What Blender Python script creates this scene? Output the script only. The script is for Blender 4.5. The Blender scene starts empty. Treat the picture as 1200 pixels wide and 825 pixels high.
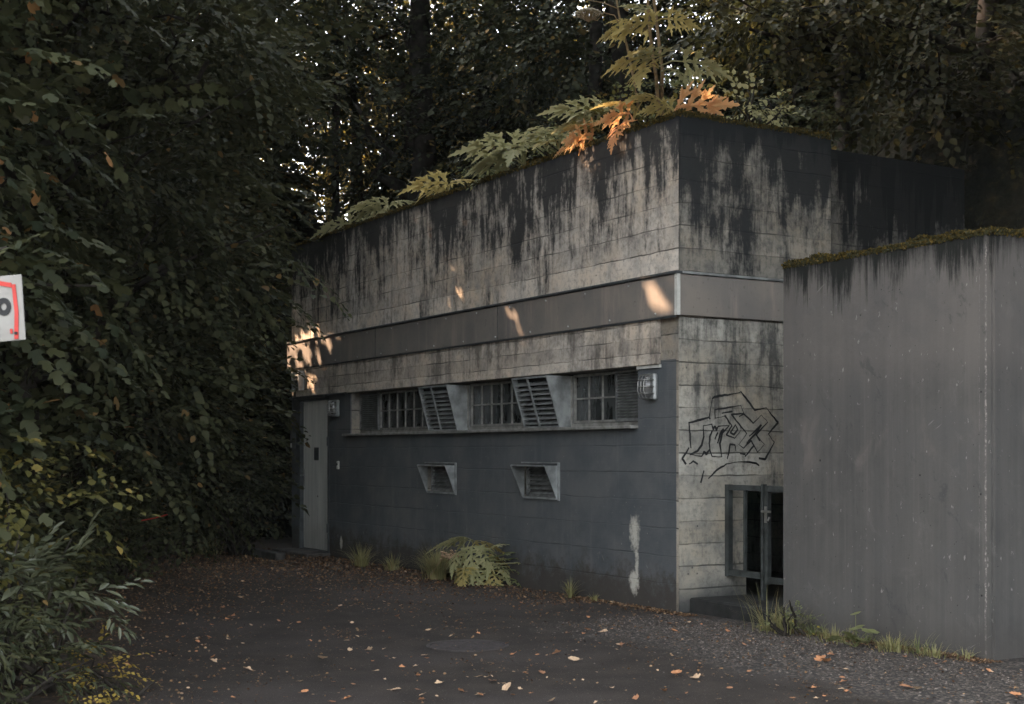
import bpy, bmesh, math, random
import numpy as np
from mathutils import Vector, Matrix, Euler
R = math.radians
scene = bpy.context.scene
COL = scene.collection

# ------------------------------------------------------------------ camera
FPX, H = 1610.0, 1.4
cd = bpy.data.cameras.new('camera'); cam = bpy.data.objects.new('camera', cd); COL.objects.link(cam)
cam.location = (0, 0, H); cam.rotation_euler = (R(90), 0, 0)
cd.sensor_width = 36; cd.lens = 36 * FPX / 1200; cd.shift_y = 118.5 / 1200
cd.clip_end = 500; cd.clip_start = .1
cd.dof.use_dof = True; cd.dof.focus_distance = 13.0; cd.dof.aperture_fstop = 5.6
scene.camera = cam
# ------------------------------------------------------------------ light
SUN_AZ = (-.957, .29); SUN_EL = R(36)
S = Vector((SUN_AZ[0] * math.cos(SUN_EL), SUN_AZ[1] * math.cos(SUN_EL), math.sin(SUN_EL))).normalized()
w = bpy.data.worlds.new('World'); scene.world = w; w.use_nodes = True
nt = w.node_tree; bg = nt.nodes['Background']
sky = nt.nodes.new('ShaderNodeTexSky'); sky.sky_type = 'NISHITA'; sky.sun_disc = False
sky.sun_elevation = SUN_EL; sky.sun_rotation = math.atan2(S.x, S.y); sky.dust_density = 5; sky.ozone_density = .6
hs = nt.nodes.new('ShaderNodeHueSaturation'); hs.inputs['Saturation'].default_value = .26
nt.links.new(sky.outputs[0], hs.inputs['Color']); nt.links.new(hs.outputs[0], bg.inputs['Color'])
bg.inputs['Strength'].default_value = .15
sl = bpy.data.lights.new('sun', 'SUN'); sl.energy = 2.0; sl.angle = R(.4); sl.color = (1, .66, .43)
so = bpy.data.objects.new('sun', sl); COL.objects.link(so)
so.rotation_euler = (-S).to_track_quat('-Z', 'Y').to_euler(); so.location = (0, 0, 30)
vs = scene.view_settings; vs.view_transform = 'Standard'; vs.look = 'None'; vs.exposure = 3.42; vs.gamma = 1
vs.use_curve_mapping = False
scene.cycles.max_bounces = 6; scene.cycles.transparent_max_bounces = 6

# ------------------------------------------------------------------ helpers
def tag(o, label=None, cat=None, group=None, kind=None):
    if label: o['label'] = label
    if cat: o['category'] = cat
    if group: o['group'] = group
    if kind: o['kind'] = kind
    return o
def empty(name, loc, rz=0):
    o = bpy.data.objects.new(name, None); COL.objects.link(o)
    o.location = loc; o.rotation_euler = (0, 0, rz); o.empty_display_size = .2
    return o
def link_mesh(name, me, mat, parent=None):
    o = bpy.data.objects.new(name, me); COL.objects.link(o)
    if mat is not None and not me.materials:
        for m in (mat if isinstance(mat, (list, tuple)) else [mat]): me.materials.append(m)
    if parent: o.parent = parent
    return o
def obj(name, bm, mat, parent=None, smooth=False):
    bmesh.ops.recalc_face_normals(bm, faces=bm.faces) if not getattr(bm, 'nofix', False) else None
    me = bpy.data.meshes.new(name); bm.to_mesh(me); bm.free()
    if smooth: me.polygons.foreach_set('use_smooth', [True] * len(me.polygons))
    return link_mesh(name, me, mat, parent)
def np_mesh(name, V, F, mat, parent=None, smooth=False):
    """V (n,3) array, F (m,k) array of equal-size faces"""
    me = bpy.data.meshes.new(name); V = np.asarray(V, np.float32); F = np.asarray(F, np.int32)
    k = F.shape[1]
    me.vertices.add(len(V)); me.vertices.foreach_set('co', V.ravel())
    me.loops.add(F.size); me.loops.foreach_set('vertex_index', F.ravel())
    me.polygons.add(len(F)); me.polygons.foreach_set('loop_start', np.arange(0, F.size, k, dtype=np.int32))
    me.polygons.foreach_set('loop_total', np.full(len(F), k, np.int32))
    if smooth: me.polygons.foreach_set('use_smooth', np.ones(len(F), bool))
    me.update(calc_edges=True); me.validate()
    return link_mesh(name, me, mat, parent)
def box(bm, x0, x1, y0, y1, z0, z1, bev=0):
    r = bmesh.ops.create_cube(bm, size=1)
    for v in r['verts']:
        v.co = Vector((x0 + (v.co.x + .5) * (x1 - x0), y0 + (v.co.y + .5) * (y1 - y0), z0 + (v.co.z + .5) * (z1 - z0)))
    if bev:
        es = list({e for v in r['verts'] for e in v.link_edges})
        bmesh.ops.bevel(bm, geom=es, offset=bev, segments=1, affect='EDGES')
def prism(bm, pts, off):
    """closed polygon pts (3D) extruded by vector off"""
    off = Vector(off); a = [bm.verts.new(p) for p in pts]; b = [bm.verts.new(Vector(p) + off) for p in pts]
    bm.faces.new(a); bm.faces.new(b[::-1]); n = len(a)
    for i in range(n): bm.faces.new((a[i], b[i], b[(i + 1) % n], a[(i + 1) % n]))
def tube(bm, pts, rads, seg=8, cap=True):
    pts = [Vector(p) for p in pts]; rings = []
    if not hasattr(rads, '__len__'): rads = [rads] * len(pts)
    for i, p in enumerate(pts):
        d = (pts[min(i + 1, len(pts) - 1)] - pts[max(i - 1, 0)]).normalized()
        a = d.orthogonal() if abs(d.z) < .9 else Vector((1, 0, 0)) - d * d.x
        a = (Vector((0, 0, 1)) - d * d.z) if abs(d.z) < .9 else a
        a.normalize(); b = d.cross(a)
        rings.append([bm.verts.new(p + (a * math.cos(2 * math.pi * k / seg) + b * math.sin(2 * math.pi * k / seg)) * rads[i]) for k in range(seg)])
    for r0, r1 in zip(rings, rings[1:]):
        for k in range(seg): bm.faces.new((r0[k], r0[(k + 1) % seg], r1[(k + 1) % seg], r1[k]))
    if cap: bm.faces.new(rings[0][::-1]); bm.faces.new(rings[-1])

# ------------------------------------------------------------------ materials
class M:
    def __init__(s, name, rough=.85, spec=.3):
        s.m = bpy.data.materials.new(name); s.m.use_nodes = True; s.t = s.m.node_tree
        s.b = s.t.nodes['Principled BSDF']; s.b.inputs['Roughness'].default_value = rough
        s.b.inputs['Specular IOR Level'].default_value = spec
        s.tc = s.t.nodes.new('ShaderNodeTexCoord').outputs['Object']
    def n(s, kind, **kw):
        nd = s.t.nodes.new('ShaderNode' + kind)
        for k, v in kw.items(): setattr(nd, k, v)
        return nd
    def put(s, sock, v):
        if isinstance(v, bpy.types.NodeSocket): s.t.links.new(v, sock)
        elif isinstance(v, tuple) and len(v) == 3 and sock.type == 'RGBA': sock.default_value = (*v, 1)
        else: sock.default_value = v
    def noise(s, vec=None, scale=5, detail=4, rough=.55, dist=0):
        nd = s.n('TexNoise'); v = vec or s.tc
        if vec is not None: v = s.shift(vec)
        s.put(nd.inputs['Vector'], v); nd.inputs['Scale'].default_value = scale
        nd.inputs['Detail'].default_value = detail; nd.inputs['Roughness'].default_value = rough; nd.inputs['Distortion'].default_value = dist
        return nd.outputs['Fac']
    def shift(s, vec):
        nd = s.n('Mapping', vector_type='POINT'); s.put(nd.inputs['Vector'], vec); nd.inputs['Location'].default_value = (.371, .613, .219)
        nd.inputs['Rotation'].default_value = (R(4), 0, R(29)); return nd.outputs[0]
    def map(s, scale=(1, 1, 1), loc=(0, 0, 0), rot=(0, 0, 0), vec=None):
        nd = s.n('Mapping'); s.put(nd.inputs['Vector'], vec or s.tc); nd.inputs['Scale'].default_value = scale
        nd.inputs['Location'].default_value = loc; nd.inputs['Rotation'].default_value = rot
        return nd.outputs[0]
    def math(s, op, a, b=0.0, c=0.0, clamp=False):
        nd = s.n('Math', operation=op, use_clamp=clamp); s.put(nd.inputs[0], a); s.put(nd.inputs[1], b); s.put(nd.inputs[2], c)
        return nd.outputs[0]
    def rng(s, v, a, b, c=0.0, d=1.0, smooth=True):
        nd = s.n('MapRange', interpolation_type='SMOOTHSTEP' if smooth else 'LINEAR'); s.put(nd.inputs['Value'], v)
        for k, x in zip(('From Min', 'From Max', 'To Min', 'To Max'), (a, b, c, d)): s.put(nd.inputs[k], x)
        return nd.outputs[0]
    def mix(s, f, a, b, mode='MIX'):
        nd = s.n('Mix', data_type='RGBA', blend_type=mode); s.put(nd.inputs[0], f); s.put(nd.inputs[6], a); s.put(nd.inputs[7], b)
        return nd.outputs[2]
    def xyz(s, vec=None):
        nd = s.n('SeparateXYZ'); s.put(nd.inputs[0], vec or s.tc); return nd.outputs
    def comb(s, x=0.0, y=0.0, z=0.0):
        nd = s.n('CombineXYZ'); s.put(nd.inputs[0], x); s.put(nd.inputs[1], y); s.put(nd.inputs[2], z); return nd.outputs[0]
    def bump(s, h, strength=.3, dist=.01):
        nd = s.n('Bump'); nd.inputs['Strength'].default_value = strength; nd.inputs['Distance'].default_value = dist
        s.put(nd.inputs['Height'], h); s.t.links.new(nd.outputs[0], s.b.inputs['Normal'])
    def col(s, c): s.put(s.b.inputs['Base Color'], c)
    def rough(s, c): s.put(s.b.inputs['Roughness'], c)

def simple(name, c, rough=.6, metal=0, var=.25, scale=12, spec=.4):
    m = M(name, rough, spec); f = m.rng(m.noise(scale=scale, detail=6), .3, .7)
    m.col(m.mix(f, tuple(x * (1 - var) for x in c), tuple(x * (1 + var) for x in c)))
    m.b.inputs['Metallic'].default_value = metal
    m.bump(m.noise(scale=scale * 4), .1, .005)
    return m.m

def concrete(name, light, dark, ztop, zlow, streak=1.0, board=.2, bwidth=5.3, patch=None, paint=None, seed=0.0, pits=True, warm=(.9, .8, .68), grime=.5):
    m = M(name, .95, .12); X, Y, Z = m.xyz()
    h = m.math('ADD', X, Y); hv = m.map(rot=(R(23), R(31), R(17)), loc=(seed * 1.37, .3, .7), vec=m.comb(h, seed, Z))
    big = m.noise(hv, 1.1, 5, .6); fine = m.noise(hv, 22, 8, .7)
    mott = m.noise(hv, 4.5, 8, .65)
    c = m.mix(m.rng(big, .3, .7), light, tuple(a * b for a, b in zip(light, warm)))
    c = m.mix(m.rng(mott, .38, .72), c, tuple(x * .62 for x in light))
    c = m.mix(m.rng(fine, .47, .72, 0, .6), c, tuple(x * .3 for x in light))
    c = m.mix(m.rng(m.noise(hv, 9, 8, .78, .5), .5, .68, 0, .5), c, tuple(x * .38 for x in light))
    # formwork boards: joints as dark recessed lines, each board a slightly different tone
    bv = m.comb(m.math('ADD', h, m.rng(m.noise(hv, 2.0, 2), 0, 1, -.02, .02)), m.math('ADD', Z, m.rng(m.noise(hv, 3.0, 4), 0, 1, -.012, .012)), 0.0)
    bs = m.xyz(bv); zr = m.math('DIVIDE', bs[1], board); row = m.math('FLOOR', zr); fz = m.math('FRACT', zr)
    wn = m.n('TexWhiteNoise', noise_dimensions='1D'); m.put(wn.inputs['W'], m.math('ADD', row, seed)); rv = wn.outputs['Value']
    dz = m.math('MULTIPLY', m.math('MINIMUM', fz, m.math('SUBTRACT', 1.0, fz)), board)
    hx = m.math('ADD', m.math('DIVIDE', bs[0], bwidth), m.math('MULTIPLY', rv, 7.3)); fx = m.math('FRACT', hx)
    dxx = m.math('MULTIPLY', m.math('MINIMUM', fx, m.math('SUBTRACT', 1.0, fx)), bwidth)
    wz = m.rng(m.noise(hv, 1.3, 3), .35, .65, .003, .0075)
    joint = m.rng(m.math('DIVIDE', dz, wz), .5, 1.2, 1, 0)
    wn2 = m.n('TexWhiteNoise', noise_dimensions='2D'); m.put(wn2.inputs['Vector'], m.comb(row, seed, 0.0))
    tone = m.math('MULTIPLY_ADD', wn2.outputs['Value'], .30, .72)
    c = m.mix(.9, c, m.comb(tone, tone, tone), 'MULTIPLY')
    jl = m.math('MULTIPLY', joint, m.rng(m.noise(hv, 2.6, 3), .36, .62, .12, .9))
    c = m.mix(jl, c, tuple(x * .12 for x in light))
    hw = m.math('ADD', h, m.math('MULTIPLY', m.noise(hv, 1.7, 3), 1.6))
    wood = m.noise(m.comb(m.math('MULTIPLY', hw, 1.2), m.math('MULTIPLY', h, .9), m.math('MULTIPLY', Z, 26)), 3, 5, .6)
    c = m.mix(m.rng(wood, .5, .85, 0, .35), c, tuple(x * .4 for x in light))
    if pits:
        vo = m.n('TexVoronoi'); m.put(vo.inputs['Vector'], hv); vo.inputs['Scale'].default_value = 9
        pit = m.math('MULTIPLY', m.rng(vo.outputs['Distance'], .05, .11, 1, 0), m.rng(m.noise(hv, 5, 2), .5, .6))
        c = m.mix(m.math('MULTIPLY', pit, .75), c, dark)
    # algae running down from the top edge
    grad = m.rng(Z, zlow, ztop, 0, 1, False)
    st = m.noise(m.comb(m.math('MULTIPLY', h, 6.5), seed, m.math('MULTIPLY', Z, 1.0)), 1.0, 10, .72, .35)
    st2 = m.noise(m.comb(m.math('MULTIPLY', h, 15), seed + 3, m.math('MULTIPLY', Z, 1.1)), 1.0, 6, .7)
    blo = m.noise(m.comb(h, seed + 7, m.math('MULTIPLY', Z, .9)), 1.5, 6, .68)
    sm = m.math('ADD', m.math('MULTIPLY', m.rng(st, .25, .75, 0, 1, False), 1.0), m.math('MULTIPLY', st2, .45))
    sm = m.math('ADD', sm, m.math('MULTIPLY', m.rng(blo, .3, .7, 0, 1, False), .72))
    sm = m.math('ADD', sm, m.math('MULTIPLY', m.math('POWER', grad, 1.3), .5 * streak))
    sm = m.math('ADD', sm, m.math('MULTIPLY', fine, .42))
    c = m.mix(m.rng(sm, 1.30, 1.62, 0, .66 * min(1, streak)), c, tuple(x * .25 for x in light))
    c = m.mix(m.rng(sm, 1.52, 1.80, 0, .90 * min(1, streak)), c, dark)
    if patch:                                   # dark growth hanging from the top edge in tongues
        tong = m.noise(m.comb(m.math('MULTIPLY', h, 6), seed + 11, m.math('MULTIPLY', Z, .2)), 1, 5, .7)
        lim = m.math('SUBTRACT', ztop, m.rng(tong, .34, .75, .02, patch))
        c = m.mix(m.rng(m.math('SUBTRACT', Z, lim), -.05, .05, 0, .95), c, dark)
    # bottom grime
    c = m.mix(m.rng(m.math('ADD', Z, m.math('MULTIPLY', big, .5)), .22, .62, grime, 0), c, dark)
    bh = m.math('ADD', m.math('MULTIPLY', joint, -.8), m.math('ADD', m.math('MULTIPLY', fine, .35), m.math('MULTIPLY', wood, .25)))
    if paint: c = paint(m, c, h, hv, X, Y, Z, joint, fine, mott, big)
    m.col(c); m.bump(bh, .55, .012)
    return m.m

def facade_paint(m, c, h, hv, X, Y, Z, joint, fine, mott, big):
    n1 = m.noise(hv, 2.2, 6, .6)
    vstr = m.noise(m.comb(m.math('MULTIPLY', h, 9), 0.0, m.math('MULTIPLY', Z, .7)), 1, 6, .65)
    p = m.mix(m.rng(n1, .3, .72), (.072, .080, .086), (.108, .112, .112))
    p = m.mix(m.rng(vstr, .5, .8, 0, .5), p, (.15, .15, .145))
    p = m.mix(m.rng(mott, .55, .8, 0, .5), p, (.05, .056, .062))
    p = m.mix(m.math('MULTIPLY', joint, m.rng(n1, .42, .62, 0, .6)), p, (.035, .037, .04))
    # chips and scratches
    chip = m.noise(hv, 34, 3, .5); scr = m.noise(m.map((30, 1, 3.5), rot=(0, R(35), 0), vec=hv), 1.4, 3, .6)
    p = m.mix(m.rng(chip, .73, .77, 0, .7), p, (.3, .29, .26))
    p = m.mix(m.math('MULTIPLY', m.rng(scr, .70, .74, 0, .5), m.rng(Z, .9, .2)), p, (.28, .28, .26))
    p = m.mix(m.rng(m.math('ADD', Z, m.math('MULTIPLY', m.noise(hv, 6, 8, .75), 1.0)), .62, .95, .75, 0), p, (.045, .036, .028))
    # scuffed places near the corner: pale plaster showing through
    wob = m.math('ADD', m.math('MULTIPLY', fine, 1.4), m.math('MULTIPLY', mott, 1.0))
    for (cx, cz, rx, rz) in ((-.655, .66, .095, .2), (-.66, .22, .10, .13), (-.62, .40, .04, .2), (-7.3, .2, .05, .1)):
        dx_ = m.math('DIVIDE', m.math('SUBTRACT', X, cx), rx); dz_ = m.math('DIVIDE', m.math('SUBTRACT', Z, cz), rz)
        d2 = m.math('ADD', m.math('MULTIPLY', dx_, dx_), m.math('MULTIPLY', dz_, dz_))
        f = m.rng(m.math('ADD', d2, m.math('MULTIPLY', wob, 1.6)), 1.9, 2.9, .95, 0)
        p = m.mix(f, p, (.46, .44, .38))
    p = m.mix(m.rng(m.noise(hv, 13, 7, .78), .60, .70, 0, .4), p, (.19, .185, .17))
    edge = m.math('ADD', Z, m.math('MULTIPLY', mott, .02))
    f = m.math('MULTIPLY', m.rng(edge, 2.235, 2.245, 1, 0), m.rng(m.math('ADD', X, m.math('MULTIPLY', fine, .02)), -.024, -.016, 1, 0))
    f = m.math('MULTIPLY', f, m.rng(Y, .004, .03, 1, 0))
    # the paint is worn off the window reveal edges
    return m.mix(f, c, p)

MT = {}
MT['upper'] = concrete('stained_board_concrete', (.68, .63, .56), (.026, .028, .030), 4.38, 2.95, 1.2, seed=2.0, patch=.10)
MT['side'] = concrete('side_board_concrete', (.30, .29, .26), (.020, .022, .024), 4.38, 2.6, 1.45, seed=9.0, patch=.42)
MT['side2'] = concrete('dark_board_concrete', (.22, .215, .20), (.014, .015, .016), 4.30, 2.6, 1.6, seed=13.0, patch=1.15)  # darker base, with dark tongues reaching farther down
MT['sidelow'] = concrete('lower_board_concrete', (.46, .45, .40), (.035, .038, .04), 3.0, 1.2, .72, seed=5.0, grime=.9)
MT['beam'] = concrete('beam_concrete', (.66, .60, .52), (.06, .055, .05), 2.75, 2.0, .62, board=.135, bwidth=3.1, seed=4.0, warm=(.95, .88, .8))
MT['facade'] = concrete('painted_facade', (.38, .36, .32), (.03, .03, .032), 3.2, 1.8, .3, board=.245, bwidth=9.0, seed=6.0, paint=facade_paint, grime=.55)

def retaining():
    m = M('grey_retaining_concrete', .95, .12); X, Y, Z = m.xyz(); h = m.math('ADD', X, Y); hv = m.map(rot=(R(23), R(31), R(17)), vec=m.comb(h, 1.0, Z))
    a = m.noise(hv, 1.6, 6, .62); fine = m.noise(hv, 30, 6, .65)
    v1 = m.noise(m.comb(m.math('MULTIPLY', h, 9), 2.0, m.math('MULTIPLY', Z, .45)), 1, 7, .62)
    v2 = m.noise(m.comb(m.math('MULTIPLY', h, 30), 5.0, m.math('MULTIPLY', Z, .8)), 1, 4, .6)
    c = m.mix(m.rng(m.math('ADD', m.math('MULTIPLY', v1, .45), m.math('MULTIPLY', a, .55)), .3, .7), (.060, .059, .057), (.106, .100, .091))
    c = m.mix(m.rng(Z, 1.75, 2.2, 0, .4), c, (.15, .135, .122))          # the upper band was left unpainted
    c = m.mix(m.rng(a, .45, .75, 0, .5), c, (.055, .057, .06))
    c = m.mix(m.rng(v2, .58, .8, 0, .22), c, (.15, .14, .125))
    pa = m.noise(m.comb(m.math('MULTIPLY', h, 2.6), 3.0, m.math('MULTIPLY', Z, 1.3)), 1.2, 5, .6, .6)
    band = m.math('MULTIPLY', m.rng(Z, 1.1, 1.35), m.rng(Z, 1.8, 1.6))
    c = m.mix(m.math('MULTIPLY', m.rng(pa, .52, .7, 0, .32), band), c, (.18, .155, .135))
    chip = m.noise(m.comb(m.math('MULTIPLY', h, 2), 3.0, Z), 14, 3, .6)
    c = m.mix(m.rng(chip, .68, .71, 0, .5), c, (.28, .27, .245))
    wear = m.noise(m.map((1, 1, .5), vec=hv), 5.5, 8, .75, .4); c = m.mix(m.rng(wear, .54, .72, 0, .3), c, (.15, .142, .13)); c = m.mix(m.rng(wear, .42, .34, 0, .4), c, (.04, .042, .044))
    c = m.mix(m.rng(fine, .62, .75, 0, .35), c, (.05, .05, .05))
    # vertical grainy seam close to the corner, fine line beside it
    for sx, wd, k in ((3.245, .011, .95), (3.19, .003, .4)):
        d = m.math('ABSOLUTE', m.math('SUBTRACT', m.math('ADD', X, m.rng(m.noise(hv, 12, 3), 0, 1, -.006, .006)), sx))
        g = m.math('MULTIPLY', m.rng(d, wd * .4, wd, 1, 0), m.rng(m.noise(hv, 60, 3, .7), .42, .55, .25, k))
        c = m.mix(m.math('MULTIPLY', m.math('MULTIPLY', g, m.rng(m.noise(hv, 25, 4, .7), .45, .6, .15, 1)), m.rng(Y, .14, .15, 1, 0)), c, (.24, .22, .2))
    # algae tongues under the mossy top edge
    tong = m.noise(m.comb(m.math('MULTIPLY', h, 10), 11.0, m.math('MULTIPLY', Z, .6)), 1, 9, .80, .2)
    tb = m.noise(m.comb(h, 8.0, 0.0), 1.7, 3)
    ln = m.math('MULTIPLY', m.rng(tong, .42, .86, .02, .50, False), m.rng(tb, .38, .62, .55, 1.5))
    f = m.rng(m.math('SUBTRACT', m.math('ADD', Z, m.math('MULTIPLY', m.math('SUBTRACT', fine, .5), .1)), m.math('SUBTRACT', 2.90, ln)), -.16, .12, 0, .95)
    c = m.mix(f, c, (.011, .012, .011))
    c = m.mix(m.rng(m.math('ADD', Z, m.math('MULTIPLY', a, .25)), .12, .45, .65, 0), c, (.06, .055, .05))
    vo = m.n('TexVoronoi'); m.put(vo.inputs['Vector'], hv); vo.inputs['Scale'].default_value = 4.5
    pit = m.math('MULTIPLY', m.rng(vo.outputs['Distance'], .025, .05, 1, 0), m.rng(m.noise(hv, 3, 2), .45, .55))
    vo2 = m.n('TexVoronoi'); m.put(vo2.inputs['Vector'], hv); vo2.inputs['Scale'].default_value = 21
    pit = m.math('MAXIMUM', pit, m.math('MULTIPLY', m.rng(vo2.outputs['Distance'], .06, .12, 1, 0), m.rng(m.noise(hv, 7, 4), .52, .62)))
    sc2 = m.noise(m.map((2, 1, 26), rot=(0, R(20), 0), vec=hv), 1.3, 4, .6); c = m.mix(m.rng(sc2, .70, .74, 0, .35), c, (.26, .25, .23))
    c = m.mix(m.math('MULTIPLY', pit, .85), c, (.02, .02, .02))
    m.col(c); m.bump(m.math('ADD', fine, m.math('MULTIPLY', pit, -3)), .35, .006)
    return m.m
MT['ret'] = retaining()

def panel_mat():
    m = M('weathered_sheet_metal', .68, .3); X, Y, Z = m.xyz(); h = m.math('ADD', X, Y); hv = m.comb(h, 0.0, Z)
    a = m.noise(hv, 1.2, 5, .6); v = m.noise(m.comb(m.math('MULTIPLY', h, 7), 2.0, m.math('MULTIPLY', Z, 1.0)), 1, 6, .65)
    c = m.mix(m.rng(a, .35, .65), (.18, .168, .155), (.24, .215, .185))
    c = m.mix(m.rng(v, .48, .75, 0, .6), c, (.36, .30, .25))
    c = m.mix(m.rng(m.noise(hv, 24, 5, .6), .6, .75, 0, .5), c, (.07, .07, .07))
    m.col(c); m.b.inputs['Metallic'].default_value = .25
    m.bump(m.noise(hv, 1.5, 2), .25, .02); return m.m
MT['panel'] = panel_mat()
MT['metal'] = simple('galvanised_metal', (.27, .285, .28), .42, .45, .35, 7)
MT['darkmetal'] = simple('dark_metal', (.05, .055, .057), .55, .3, .3)
MT['steel'] = simple('steel_frame', (.24, .235, .215), .5, .3, .3)
MT['slat'] = simple('louver_blades', (.16, .165, .16), .5, .3, .4)
MT['white'] = simple('off_white', (.5, .5, .46), .5, 0, .15)
MT['chrome'] = simple('handle_metal', (.36, .36, .34), .35, .9, .1)
MT['black'] = simple('black_paint', (.012, .013, .014), .7, 0, .2)
MT['interior'] = simple('dark_interior', (.012, .013, .014), .9, 0, .2)  # near-black stands in for the unlit space indoors
MT['gate'] = simple('gate_painted_steel', (.04, .045, .043), .6, .2, .45, 9)

def door_mat():
    m = M('door_paint', .5, .4); X, Y, Z = m.xyz(); hv = m.comb(X, 0.0, Z)
    v = m.noise(m.comb(m.math('MULTIPLY', X, 14), 0.0, m.math('MULTIPLY', Z, .9)), 1, 6, .6)
    c = m.mix(m.rng(v, .3, .75), (.70, .70, .65), (.50, .51, .475))
    c = m.mix(m.rng(m.math('ADD', Z, m.math('MULTIPLY', m.noise(hv, 5, 5), .5)), .3, 1.0, .45, 0), c, (.12, .12, .10))
    c = m.mix(m.rng(m.noise(hv, 40, 3), .7, .75, 0, .5), c, (.08, .07, .06))
    m.col(c); return m.m
MT['door'] = door_mat()
def glass_mat():
    m = M('dusty_glass', .16, .6); X, Y, Z = m.xyz()
    v = m.noise(m.comb(m.math('MULTIPLY', X, 9), 0.0, m.math('MULTIPLY', Z, 2)), 1.2, 6, .65, .8)
    c = m.mix(m.rng(v, .35, .75), (.012, .014, .015), (.05, .056, .054))
    c = m.mix(m.rng(m.noise(scale=6, detail=5), .6, .8, 0, .35), c, (.11, .11, .10))
    m.col(c); m.rough(m.rng(v, .3, .7, .12, .5)); return m.m
MT['glass'] = glass_mat()
def lampglass():
    m = M('lamp_glass', .12, .7); m.col((.22, .22, .21)); m.b.inputs['Transmission Weight'].default_value = .6; return m.m
MT['lampglass'] = lampglass()

def leafm(name, c1, c2, c3=None, rare=.06, trans=.35, rough=.6, spec=.18):
    m = M(name, rough, spec); g = m.n('NewGeometry').outputs['Random Per Island']
    c = m.mix(g, c1, c2)
    if c3:
        wn = m.n('TexWhiteNoise', noise_dimensions='1D'); m.put(wn.inputs['W'], g)
        c = m.mix(m.rng(wn.outputs['Value'], 1 - rare - .01, 1 - rare, 0, 1, False), c, c3)
    m.col(c)
    tr = m.n('BsdfTranslucent'); m.put(tr.inputs['Color'], m.mix(.5, c, tuple(min(1, x * 2.2) for x in c2)))
    mx = m.n('MixShader'); mx.inputs[0].default_value = trans
    m.t.links.new(m.b.outputs[0], mx.inputs[1]); m.t.links.new(tr.outputs[0], mx.inputs[2])
    m.t.links.new(mx.outputs[0], m.t.nodes['Material Output'].inputs['Surface'])
    return m.m
LF = {
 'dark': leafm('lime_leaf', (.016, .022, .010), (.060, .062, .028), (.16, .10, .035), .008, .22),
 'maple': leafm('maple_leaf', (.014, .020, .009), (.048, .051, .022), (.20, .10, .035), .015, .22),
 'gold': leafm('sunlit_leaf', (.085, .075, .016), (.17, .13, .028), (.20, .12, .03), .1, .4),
 'beech': leafm('beech_leaf', (.014, .018, .008), (.050, .046, .018), (.10, .08, .022), .05, .2),
 'far': leafm('wood_leaf', (.015, .020, .012), (.036, .04, .018), (.12, .08, .02), .05, .3),
 'yellow': leafm('yellowish_leaf', (.055, .056, .017), (.105, .095, .026), (.2, .15, .04), .1, .25),
 'laurel': leafm('laurel_leaf', (.045, .055, .03), (.11, .118, .068), None, 0, .15, .3, .6),
 'bright': leafm('yellow_cover_leaf', (.20, .15, .03), (.34, .24, .05), None, 0, .25),
 'hog': leafm('hogweed_leaf', (.20, .21, .10), (.33, .31, .16), None, 0, .3),
 'hogy': leafm('hogweed_leaf_olive', (.26, .22, .08), (.38, .31, .12), None, 0, .35),
 'orange': leafm('sun_orange_leaf', (.55, .24, .10), (.70, .36, .17), None, 0, .3),  # orange of the warm sun put into the leaf colour
 'grass': leafm('grass_blade', (.12, .125, .05), (.26, .24, .11), (.22, .17, .08), .15, .2),
 'weed': leafm('weed_leaf', (.08, .095, .04), (.15, .16, .07), (.3, .25, .05), .08, .25),
}
def litter_mat(name, cs):
    m = M(name, .8, .2); g = m.n('NewGeometry').outputs['Random Per Island']
    r = m.n('ValToRGB'); m.put(r.inputs[0], g); e = r.color_ramp.elements
    e[0].color = (*cs[0], 1); e[1].color = (*cs[-1], 1)
    for i, c in enumerate(cs[1:-1]): k = e.new((i + 1) / (len(cs) - 1)); k.color = (*c, 1)
    m.col(m.mix(m.rng(m.noise(scale=60), .4, .7, 0, .4), r.outputs[0], (.05, .03, .02))); return m.m
MT['litter'] = litter_mat('leaf_litter', [(.05, .03, .02), (.10, .055, .03), (.20, .12, .06), (.035, .025, .02), (.32, .21, .12)])
MT['fall'] = [litter_mat('fallen_tan', [(.36, .24, .14), (.48, .34, .22)]), litter_mat('fallen_brown', [(.20, .10, .055), (.30, .15, .08)]), litter_mat('fallen_orange', [(.36, .16, .075), (.44, .21, .10)])]
MT['bark'] = simple('bark', (.028, .024, .020), .95, 0, .5, 6, .1)
MT['stalk'] = simple('stalk', (.20, .14, .07), .7, 0, .4, 20)
MT['moss'] = leafm('moss', (.055, .042, .012), (.11, .075, .02), (.03, .03, .014), .4, .1, .95, .1)

# ------------------------------------------------------------------ building frame: local +x along the front to the corner, +y into the building
CX, CY = 1.46, 12.05
DX = Vector((.512, -.859, 0)).normalized(); DY = Vector((-DX.y, DX.x, 0))
ROTZ = math.atan2(DX.y, DX.x)
def L2W(x, y, z=0): return Vector((CX, CY, 0)) + DX * x + DY * y + Vector((0, 0, z))
def W(px, py, Y): return Vector(((px - 600) / FPX * Y, Y, H - (py - 531) / FPX * Y))
def G(px, py): Y = H * FPX / (py - 531); return Vector(((px - 600) / FPX * Y, Y, 0))
def FR(px, py, off=0.0):
    k = (px - 600) / FPX; B = Vector((CX, CY, 0)) + DY * off
    t = (k * B.y - B.x) / (DX.x - k * DX.y); return t, H - (py - 531) / FPX * (B.y + t * DX.y)
def SD(px, py, off=0.0):
    k = (px - 600) / FPX; B = Vector((CX, CY, 0)) + DX * off
    t = (k * B.y - B.x) / (DY.x - k * DY.y); return t, H - (py - 531) / FPX * (B.y + t * DY.y)
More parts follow.
